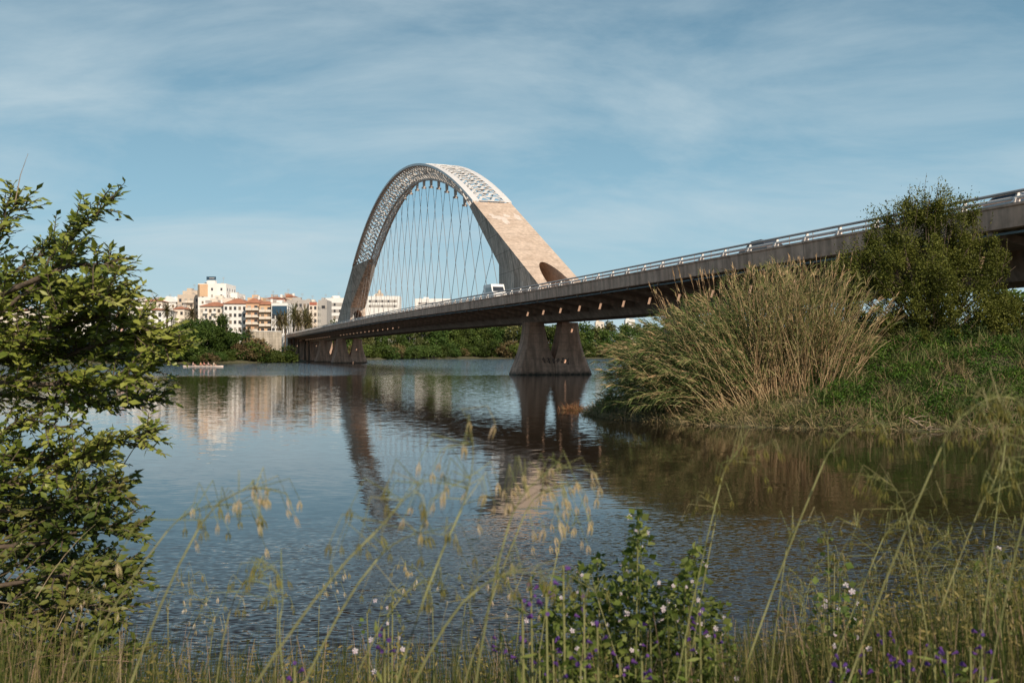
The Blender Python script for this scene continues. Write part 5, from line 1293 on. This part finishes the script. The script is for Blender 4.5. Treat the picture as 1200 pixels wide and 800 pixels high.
        mb = MB(); mb.tube(sm, [r0 * (1 - .88 * i / (n - 1)) for i in range(n)], 6); mb.build('branch', M['bark'], root, smooth=True)
        leaves_along(sm[-6:], 50 * full, low)
        for i in range(3, n):
            for k in range(int((8.2 if pts[-1][1] > 555 else 10.5 if pts[-1][1] > 330 else 6.5) * full + rb.random())):
                st_ = sm[i] if k == 0 else sm[i].lerp(sm[i - 1], rb.random()); ax = (sm[i] - sm[i - 1]).normalized(); f = i / n
                L_ = rb.uniform(.10, .34) * (1.25 - .78 * f)
                dv = (ax * rb.uniform(.2, 1.0) + Vector((rb.uniform(-.4, .8), rb.uniform(-1.3, 1.3), rb.uniform(-.55, 1.0)))).normalized()
                p1 = st_ + dv * L_ * .5; p2 = p1 + (dv + Vector((.15, 0, rb.uniform(-.35, .25)))).normalized() * L_ * .5
                twig.tube([st_, p1, p2], [.004, .003, .0014], 4, cap=False); leaves_along([st_.lerp(p1, .15), p1, p2], 92, low)
    twig.build('twigs', M['bark'], root, fix=False)
    C, D, Nn, S, W = map(np.array, (C, D, Nn, S, W))
    D /= np.linalg.norm(D, axis=1, keepdims=True)
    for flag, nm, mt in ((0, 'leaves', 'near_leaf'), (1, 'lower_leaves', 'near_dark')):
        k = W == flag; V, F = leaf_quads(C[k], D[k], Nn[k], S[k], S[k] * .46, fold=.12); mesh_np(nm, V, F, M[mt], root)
    print('near leaves', len(C))
    # long bare shoots waving above the crown
    for pts in ([(18, 235), (24, 205), (33, 180)], [(75, 325), (85, 300), (90, 285)], [(98, 345), (112, 325), (120, 312)], [(135, 560), (160, 520), (166, 500)]):
        w = [P(px, py, 4.75) - O for px, py in pts]; mb = MB(); mb.tube(w, [.003, .002, .0012], 4); mb.build('bare_shoot', M['bark_pale'], root)
leafy_tree_left()

# ================================================================= meadow in front
M['grass_a'] = leaf_mat('meadow_grass_blades', [(0.018, 0.034, 0.007), (0.042, 0.065, 0.012), (0.085, 0.100, 0.022), (0.25, 0.20, 0.085)], .3, .6, per_object=.05)
M['grass_dry'] = leaf_mat('dry_stems', [(0.20, 0.15, 0.085), (0.32, 0.22, 0.14), (0.40, 0.31, 0.19)], .2, .7, per_object=.1)
M['oat_stem'] = leaf_mat('wild_oat_stem', [(0.15, 0.17, 0.055), (0.23, 0.235, 0.09), (0.31, 0.27, 0.14)], .15, .5, per_object=.12)
M['oat_seed'] = leaf_mat('wild_oat_spikelets', [(0.26, 0.22, 0.08), (0.44, 0.35, 0.18), (0.62, 0.50, 0.34), (0.80, 0.70, 0.58)], .35, .6, per_object=.12)
M['oat_green'] = leaf_mat('green_oat_spikelets', [(0.11, 0.12, 0.028), (0.21, 0.19, 0.05), (0.42, 0.34, 0.13)], .35, .6, per_object=.12)
M['herb'] = leaf_mat('mallow_leaves', [(0.060, 0.095, 0.018), (0.13, 0.175, 0.035), (0.24, 0.27, 0.08)], .35, .5, per_object=.1)
M['petal_w'] = leaf_mat('pale_pink_petals', [(0.62, 0.46, 0.55), (0.75, 0.62, 0.68), (0.82, 0.76, 0.76)], .4, .6, per_object=.05)
M['petal_p'] = leaf_mat('violet_petals', [(0.05, 0.03, 0.15), (0.09, 0.045, 0.22), (0.20, 0.05, 0.16)], .3, .6, per_object=.15)
ENVX = [-120, 0, 90, 150, 210, 300, 420, 560, 640, 760, 840, 900, 950, 1010, 1080, 1150, 1320]
ENVY = [736, 736, 742, 752, 768, 772, 764, 760, 752, 744, 748, 748, 744, 732, 714, 700, 684]
def meadow(name, n, da, db, mat, hmin, wd, seedy=0.0, spread=26, shift=0):
    px = rng.uniform(-120, 1320, n); px = np.where(rng.random(n) < .35, rng.uniform(900, 1320, n), px)
    d = da + (db - da) * rng.random(n) ** .8; x = (px - 600) / FP * d; g = height(x, d)
    env = np.interp(px, ENVX, ENVY) + shift + 8 * sstep(900, 1050, px) + np.abs(rng.normal(size=n)) * spread * 2.2 - 6
    zt = EYE - (env - HY) / FP * d; h = zt - g
    ok = (h > hmin) & (g > .1); px, d, x, g, h = px[ok], d[ok], x[ok], g[ok], np.minimum(h[ok], 1.25); m = len(px)
    C = np.stack([x, d, g - .02], -1); D = np.array([0, 0, 1.0]) + rand_dirs(m) * (.12 + .5 * rng.random(m) ** 2)[:, None]
    V, F = ribbon(C, D, h * 1.06, rng.uniform(wd * .6, wd * 1.3, m), rng.uniform(.05, 1.3, m) * rng.random(m), 5)
    o = mesh_np(name, V, F, mat); tag(o, kind='stuff'); return o
meadow('meadow_grass', 27000, 1.75, 6.2, M['grass_a'], .12, .0052)
meadow('dry_grass', 3000, 1.7, 5.5, M['grass_dry'], .12, .0032, shift=-10, spread=34)
# dry tangled twigs and stalks under the left tree
def tangle():
    n = 80; px = rng.uniform(-120, 165, n); d = rng.uniform(2.6, 5.2, n); x = (px - 600) / FP * d; g = height(x, d); py = rng.uniform(655, 810, n) + .25 * np.maximum(px, 0)
    C = np.stack([x, d, np.maximum(g, EYE - (py - HY) / FP * d)], -1); V, F = ribbon(C, rand_dirs(n) + np.array([.2, 0, .35]), rng.uniform(.12, .42, n), rng.uniform(.002, .004, n), rng.uniform(.1, .9, n), 4)
    tag(mesh_np('dry_tangle', V, F, M['grass_dry']), kind='stuff')
tangle()
# low leafy undergrowth among the stems
def under():
    n = 110000; px = rng.uniform(-150, 1330, n); d = 1.8 + 4.8 * rng.random(n) ** .8; x = (px - 600) / FP * d; g = height(x, d)
    env = np.interp(px, ENVX, ENVY) + 14 + 30 * rng.random(n); h = EYE - (env - HY) / FP * d - g; ok = (h > .1) & (g > .1); x, d, g, h = x[ok], d[ok], g[ok], h[ok]; n = len(x)
    w = wob(x * 6, d * 6, 1.0)
    C = np.stack([x, d, g + h * (.35 + .6 * rng.random(n)) * (.8 + .2 * w)], -1); s = .012 + .02 * rng.random(n); V, F = leaf_quads(C, rand_dirs(n, .3), rand_dirs(n, .6), s, s * .5)
    tag(mesh_np('undergrowth', V, F, M['herb']), kind='stuff')
under()
# seed haze on the right: fine grass heads
def heads():
    n0 = 900; V_ = []; F_ = []; C = []; D = []
    for k in range(n0):
        px = rb.uniform(930, 1300) if rb.random() < .8 else rb.uniform(120, 930); d = rb.uniform(2.0, 5.2)
        env = np.interp(px, ENVX, ENVY) - rb.uniform(-34, 40) * (1 if px > 930 else .5); tip = P(px, env, d); g = hgt(tip.x, d)
        if tip.z - g < .2 or tip.z - g > 1.5: continue
        lean = Vector((rb.uniform(-.15, .15), rb.uniform(-.1, .1), 0)); b = Vector((tip.x, d, g)) + lean
        for j in range(14):
            t = 1 - .22 * rb.random(); c = b.lerp(tip, t); dv = Vector((rb.uniform(-1, 1), rb.uniform(-1, 1), rb.uniform(-.4, .9))).normalized(); c2 = c + dv * rb.uniform(.005, .03)
            C.append(tuple(c2)); D.append(tuple((dv + Vector((0, 0, -.6))).normalized()))
        
    C = np.array(C); D = np.array(D); V, F = leaf_quads(C, D, rand_dirs(len(C)), .020, .0062)
    tag(mesh_np('grass_seed_heads', V, F, M['oat_green']), kind='stuff')
heads()

def spikelet(mb, c, dv, ln, w):
    dv = dv.normalized(); sd_ = dv.cross(Vector((.3, 1, .2))).normalized(); t_ = dv.cross(sd_)
    for sg in (-1, 1):       # two glumes parting at the tip
        a = c; m = c + dv * ln * .42 + sd_ * sg * w * .55; e = c + dv * ln + sd_ * sg * w * .55
        n0 = len(mb.v); mb.v += [tuple(a), tuple(m + sd_ * w * .35), tuple(m + t_ * w * .45), tuple(m - sd_ * w * .35), tuple(m - t_ * w * .45), tuple(e)]
        for q in range(4):
            mb.f += [(n0, n0 + 1 + q, n0 + 1 + (q + 1) % 4), (n0 + 5, n0 + 1 + (q + 1) % 4, n0 + 1 + q)]; mb.m += [0, 0]
def oat(px_b, px_t, py_t, d, side, label, pan=.26, n_sp=26, pale=False, r=.0026, bend=.0, sc=1.0, up=.5, parts=False):
    """stem leaves the frame bottom at px_b, ends at (px_t,py_t); panicle arches on to `side`"""
    tip = P(px_t, py_t, d); bot = P(px_b, 800, d); g = hgt(bot.x, d)
    k = max(0.0, (bot.z - g) / max(.05, tip.z - bot.z)); base = Vector((bot.x - (tip.x - bot.x) * k * .75, d, g))
    root = empty('wild_oat', tuple(base), 0, label, 'grass stalk', 'wild oat stalks in the foreground')
    A, B_, C_ = Vector((0, 0, -.03)), bot - base, tip - base
    mid = B_ + Vector((-bend, 0, 0)); pts = []
    tb = max(.25, min(.75, B_.length / C_.length)); Q = (mid - A * (1 - tb) ** 2 - C_ * tb ** 2) / (2 * tb * (1 - tb))
    for i in range(15):
        t = i / 14; pts.append(A * (1 - t) ** 2 + Q * 2 * t * (1 - t) + C_ * t * t)
    mb = MB(); mb.tube(pts, [r * (1 - .45 * i / 14) for i in range(15)], 6); mb.build('stem', M['oat_stem'], root, smooth=True)
    # panicle axis
    dv = (pts[-1] - pts[-2]).normalized(); ax = [pts[-1]]; n_ = 8
    for i in range(n_):
        dv = (dv + Vector((side * .10, rb.uniform(-.04, .04), -.035 - .035 * i))).normalized(); ax.append(ax[-1] + dv * pan / n_)
    st_ = MB(); st_.tube(ax, [r * .42 * (1 - .75 * i / n_) for i in range(n_ + 1)], 4)
    sp_ = MB(); each = []
    for k in range(n_sp):
        t = rb.random() * n_ * .98; i = int(t); c = ax[i].lerp(ax[min(i + 1, n_)], t - i); L_ = rb.uniform(.02, .10) * (1.25 - .7 * t / n_) * sc
        o_ = Vector((rb.uniform(-1, 1) + side * .4, rb.uniform(-.8, .8), rb.uniform(-.2, .9))).normalized(); m = c + o_ * L_ * .7; e = m + (o_ * .35 + Vector((0, 0, -.8))).normalized() * L_ * .5
        st_.tube([c, m, e], [.0006, .0005, .0004], 3, cap=False)
        each.append(e)
        if parts: sp_ = MB(); e0 = e; e = Vector()
        spikelet(sp_, e, Vector((rb.uniform(-.25, .25) + side * .12, rb.uniform(-.2, .2), -1)), rb.uniform(.014, .022) * sc, rb.uniform(.003, .0048) * sc)
        if parts: q_ = sp_.build('spikelet', M['oat_seed'] if pale else M['oat_green'], root, fix=False); q_.location = e0
    if not parts: st_.add(sp_.v, sp_.f, 1)
    st_.build('panicle', [M['oat_stem'], M['oat_seed'] if pale else M['oat_green']], root, fix=False)
    # a strap leaf
    C = np.array([tuple(pts[6])] * 2); V, F = ribbon(C, np.array([(side * .5, .1, 1.0), (-side * .6, -.1, .8)]), np.array([.16, .13]), np.array([.006, .005]), np.array([1.0, 1.3]), 5); mesh_np('blade_leaf', V, F, M['oat_stem'], root)
    return root
OATS = [  # base px at the frame bottom, tip px, tip py, distance, side, panicle length, spikelets, pale
 (172, 232, 620, 1.25, 1, .20, 22, True, 'oat stalk with pale seeds reaching over the dark shore ripples on the left'),
 (98, 196, 622, 1.35, 1, .16, 16, False, 'oat stalk leaning right beside the lower leaves of the left tree'),
 (322, 446, 617, 1.05, -1, .12, 10, False, 'thick blurred oat stalk leaning right, its top meeting the arch reflection'),
 (376, 442, 655, 1.20, 1, .16, 12, False, 'slimmer oat stalk crossing just right of the thick blurred one'),
 (484, 540, 598, 1.20, -1, .20, 22, True, 'oat stalk left of centre with a pinkish drooping head'),
 (576, 597, 612, 1.25, 1, .20, 26, True, 'upright oat stalk with large white seeds below the bridge leg reflection'),
 (560, 616, 600, 1.45, 1, .13, 14, True, 'oat head nodding just right of the white-seeded stalk'),
 (806, 846, 560, 1.70, 1, .14, 18, False, 'double oat stalk rising from the mallow plant'),
 (818, 838, 612, 1.85, -1, .10, 10, False, 'short oat stalk close against the double one in the mallow plant'),
 (884, 966, 540, 1.45, 1, .18, 16, False, 'arching oat stalk over the blue ripples right of the mallow plant'),
 (1012, 1104, 522, 1.30, 1, .22, 30, False, 'tallest thick oat stalk in front of the dark bank reflection'),
 (915, 922, 640, 1.90, 1, .12, 14, False, 'thin straight oat stalk below the arching one'),
 (1088, 1150, 590, 1.60, 1, .18, 26, False, 'oat stalk leaning right among the dense grass on the right'),
 (1175, 1212, 560, 1.40, -1, .20, 28, False, 'oat stalk at the right edge with its head hanging left'),
 (1160, 1178, 520, 1.75, -1, .16, 24, False, 'tall thin oat stalk near the right edge against the dark reflection'),
 (1110, 1062, 600, 1.75, -1, .16, 24, False, 'oat stalk leaning left in the right-hand grass'),
 (745, 700, 700, 1.90, -1, .12, 14, False, 'short oat stalk among the purple flowers at the foot of the mallow'),
 (268, 275, 700, 1.60, 1, .10, 10, False, 'short green oat stalk in the gap left of the thick blurred one'),
 (640, 655, 640, 1.75, 1, .12, 12, True, 'thin pale oat stalk between the white-seeded stalk and the mallow'),
 (505, 560, 690, 1.15, 1, .14, 14, False, 'low bending oat stalk crossing the centre stalks near the bottom'),
 (430, 470, 700, 1.50, 1, .12, 14, False, 'low oat stalk with drooping tan head left of the centre stalks'),
 (350, 330, 715, 1.35, -1, .12, 12, False, 'low oat stalk bending left over the dark water near the bottom'),
 (980, 1035, 630, 2.00, 1, .12, 18, False, 'short oat stalk at the foot of the tallest thick one')]
for a in OATS: oat(a[0], a[1], a[2], a[3], a[4], a[8], pan=a[5] * .66, n_sp=int(a[6] * 1.0), pale=a[7], r=.0021 if a[3] < 1.3 else .0018, bend=.02, parts=True)
for k, px in enumerate(sorted(rb.uniform(940, 1195) for _ in range(32))):
    d = rb.uniform(1.9, 3.4); ty = np.interp(px, ENVX, ENVY) - rb.uniform(-20, 75)
    oat(px - rb.uniform(-10, 25), px, ty, d, rb.choice([-1, 1]), f'slender wild oat, {ordinal(k)} from left among the thin ones in the dense lower right grass', pan=.15, n_sp=20, r=.0015, sc=.95)
for k in range(9):
    px = 130 + k * 62 + rb.uniform(-20, 20); d = rb.uniform(1.9, 2.6)
    oat(px - rb.uniform(-6, 12), px, 700 + rb.uniform(0, 40), d, rb.choice([-1, 1]), f'small wild oat, {ordinal(k)} from left in the low grass along the bottom', pan=.12, n_sp=14, r=.0016, sc=.9, pale=k % 2 == 0)

# ---- mallow plants with pale flowers
def flower5(mb, c, nrm, r):
    nrm = nrm.normalized(); a = nrm.cross(Vector((.2, .3, 1))).normalized(); b = nrm.cross(a)
    for k in range(5):
        an = k * 1.2566; e = a * math.cos(an) + b * math.sin(an); s_ = a * -math.sin(an) + b * math.cos(an)
        n0 = len(mb.v); mb.v += [tuple(c), tuple(c + e * r * .75 + s_ * r * .36 + nrm * r * .12), tuple(c + e * r + nrm * r * .22), tuple(c + e * r * .75 - s_ * r * .36 + nrm * r * .12)]
        mb.f.append((n0, n0 + 1, n0 + 2, n0 + 3)); mb.m.append(0)
def mallow(label, stems, d, n_leaf, n_fl, lf=.0195, fr=.0068):
    cx_ = (np.mean([s[0] for s in stems]) - 600) / FP * d; g = hgt(cx_, d); root = empty('mallow_plant', (cx_, d, g), 0, label, 'flowering plant', 'pale flowering mallows'); O = Vector(root.location)
    mb = MB(); C = []; D = []; fl = []
    for (px, py) in stems:
        dd = d + rb.uniform(-.18, .18); e = P(px, py, dd) - O; b = Vector((e.x * .75, rb.uniform(-.05, .05), 0)); m = b.lerp(e, .5) + Vector((rb.uniform(-.03, .03), 0, 0))
        pts = [b, b.lerp(m, .5), m, m.lerp(e, .5), e]; mb.tube(pts, [.004, .0035, .003, .0024, .0012], 5, cap=False)
        for k in range(n_leaf):
            t = 1 - .62 * rb.random() ** 1.2; c = b.lerp(e, t) + Vector((rb.gauss(0, .030), rb.gauss(0, .04), rb.gauss(0, .012))) * (.35 + 4.2 * (1 - t))
            C.append(tuple(c)); v = Vector((rb.uniform(-1, 1), rb.uniform(-1, 1), rb.uniform(-.3, .6))).normalized(); D.append(tuple(v))
        for k in range(n_fl):
            t = 1 - .55 * rb.random() ** 1.6; c = b.lerp(e, t) + Vector((rb.gauss(0, .02), rb.gauss(-.01, .02), rb.gauss(0, .008))); fl.append((c, Vector((rb.uniform(-.7, .7), -1, rb.uniform(-.1, .9)))))
    mb.build('stems', M['oat_stem'], root, fix=False); C = np.array(C); D = np.array(D); n = len(C); s = lf * (.5 + .8 * rng.random(n))
    V, F = leaf_quads(C, D, rand_dirs(n, .8), s, s * .85, fold=.15); mesh_np('leaves', V, F, M['herb'], root)
    for c, nn in fl:
        mb = MB(); flower5(mb, Vector(), nn, fr * rb.uniform(.6, 1.15)); o = mb.build('flower', M['petal_w'], root, fix=False); o.location = c
mallow('large bushy mallow covered in small pale pink flowers at the bottom centre', [(748, 600), (740, 640), (700, 655), (680, 665), (720, 680), (760, 670), (650, 690), (790, 680), (805, 660), (770, 720), (690, 720), (825, 715), (740, 720), (660, 740), (710, 700), (780, 700), (735, 660), (752, 625), (815, 640), (655, 730), (672, 700), (835, 705), (846, 740), (800, 705), (642, 715), (668, 760), (830, 760)], 2.35, 300, 7)
mallow('smaller mallow with white flowers left of the tallest thick oat stalk', [(970, 628), (978, 650), (990, 690), (965, 700), (1000, 720), (985, 670), (1010, 700)], 2.3, 45, 4)
mallow('sparse mallow with few white flowers at the right edge in the grass', [(1163, 640), (1150, 660), (1180, 680), (1170, 700)], 2.4, 30, 2)
mallow('tiny white-flowered stems left of the purple flowers', [(460, 705), (430, 715), (467, 740), (455, 720)], 2.3, 12, 4, .015, .007)
# ---- violet flowers
def violet(px, py, d, label):
    e = P(px, py, d); g = hgt(e.x, d); root = empty('violet_wildflower', (e.x, d, g), 0, label, 'wildflower', 'violet wildflowers along the bottom'); h = e.z - g; mb = MB()
    mb.tube([(0, 0, 0), (.01, 0, h * .5), (0, 0, h)], [.003, .0026, .0018], 5); mb.build('stem', M['oat_stem'], root)
    n = 24; C = np.stack([rng.normal(size=n) * .010, rng.normal(size=n) * .01, h * (1 - .35 * rng.random(n))], -1); V, F = leaf_quads(C, rand_dirs(n, .3), rand_dirs(n), .03, .007); mesh_np('leaves', V, F, M['herb'], root)
    for k in range(rb.randint(3, 6)):
        mb = MB(); ang = rb.uniform(0, 6.28); dv = Vector((math.cos(ang), math.sin(ang), rb.uniform(.1, .8))).normalized(); c = Vector((0, 0, h - rb.uniform(0, .05))) + dv * .008
        a = dv.cross(Vector((0, 0, 1))).normalized(); b = dv.cross(a); rr_ = rb.uniform(.0026, .0042); rings = []
        for t, q in ((0, .25), (.5, .55), (1, 1.1)): rings.append([c + dv * .010 * t + (a * math.cos(x) + b * math.sin(x)) * rr_ * q for x in np.linspace(0, 2 * math.pi, 7)[:-1]])
        mb.loft(rings); mb.build('flower', M['petal_p'], root, fix=False)
VP = [(622, 685, 'left of the mallow beside the white-seeded oat'), (660, 672, 'highest one at the left side of the mallow'), (640, 705, 'in the trio just left of the mallow'), (612, 712, 'lower left of that trio'), (684, 710, 'inside the left edge of the mallow'), (587, 758, 'left group near the bottom edge'),
      (610, 765, 'left group, second along the bottom'), (632, 775, 'left group, third along the bottom'), (648, 758, 'close above the bottom, under the trio'), (655, 790, 'at the very bottom below the mallow left side'), (680, 778, 'bottom edge under the mallow'), (700, 745, 'low in front of the mallow leaves'),
      (726, 780, 'bottom edge under the mallow centre'), (752, 778, 'bottom edge just right of the mallow centre'), (762, 742, 'violet flower in the mallow centre, low'), (803, 753, 'right part of the mallow'), (838, 760, 'right of the mallow in low grass'), (820, 727, 'right flank of the mallow, half way up'),
      (985, 785, 'bottom edge right of the second mallow'), (1035, 745, 'left one of the right-hand violet group'), (1050, 758, 'second of the right-hand violet group'), (1046, 785, 'bottom one of the right-hand violet group'), (1065, 775, 'middle bottom of the right-hand violet group'), (1095, 765, 'centre of the right-hand violet group'),
      (1110, 772, 'right of centre in the right-hand violet group'), (1115, 790, 'lowest in the right-hand violet group'), (1150, 748, 'upper right of the right-hand violet group'), (1137, 768, 'near right end of the violet group'), (1152, 790, 'far right bottom violet flower'), (450, 745, 'lone violet flower left of the centre oat stalks'), (345, 790, 'lone violet flower at the bottom left'), (1012, 770, 'between second mallow and right-hand group')]
for px, py, w in VP: violet(px, py - 10, rb.uniform(1.55, 2.0), 'violet wildflower ' + w if not w.startswith('violet') else w)
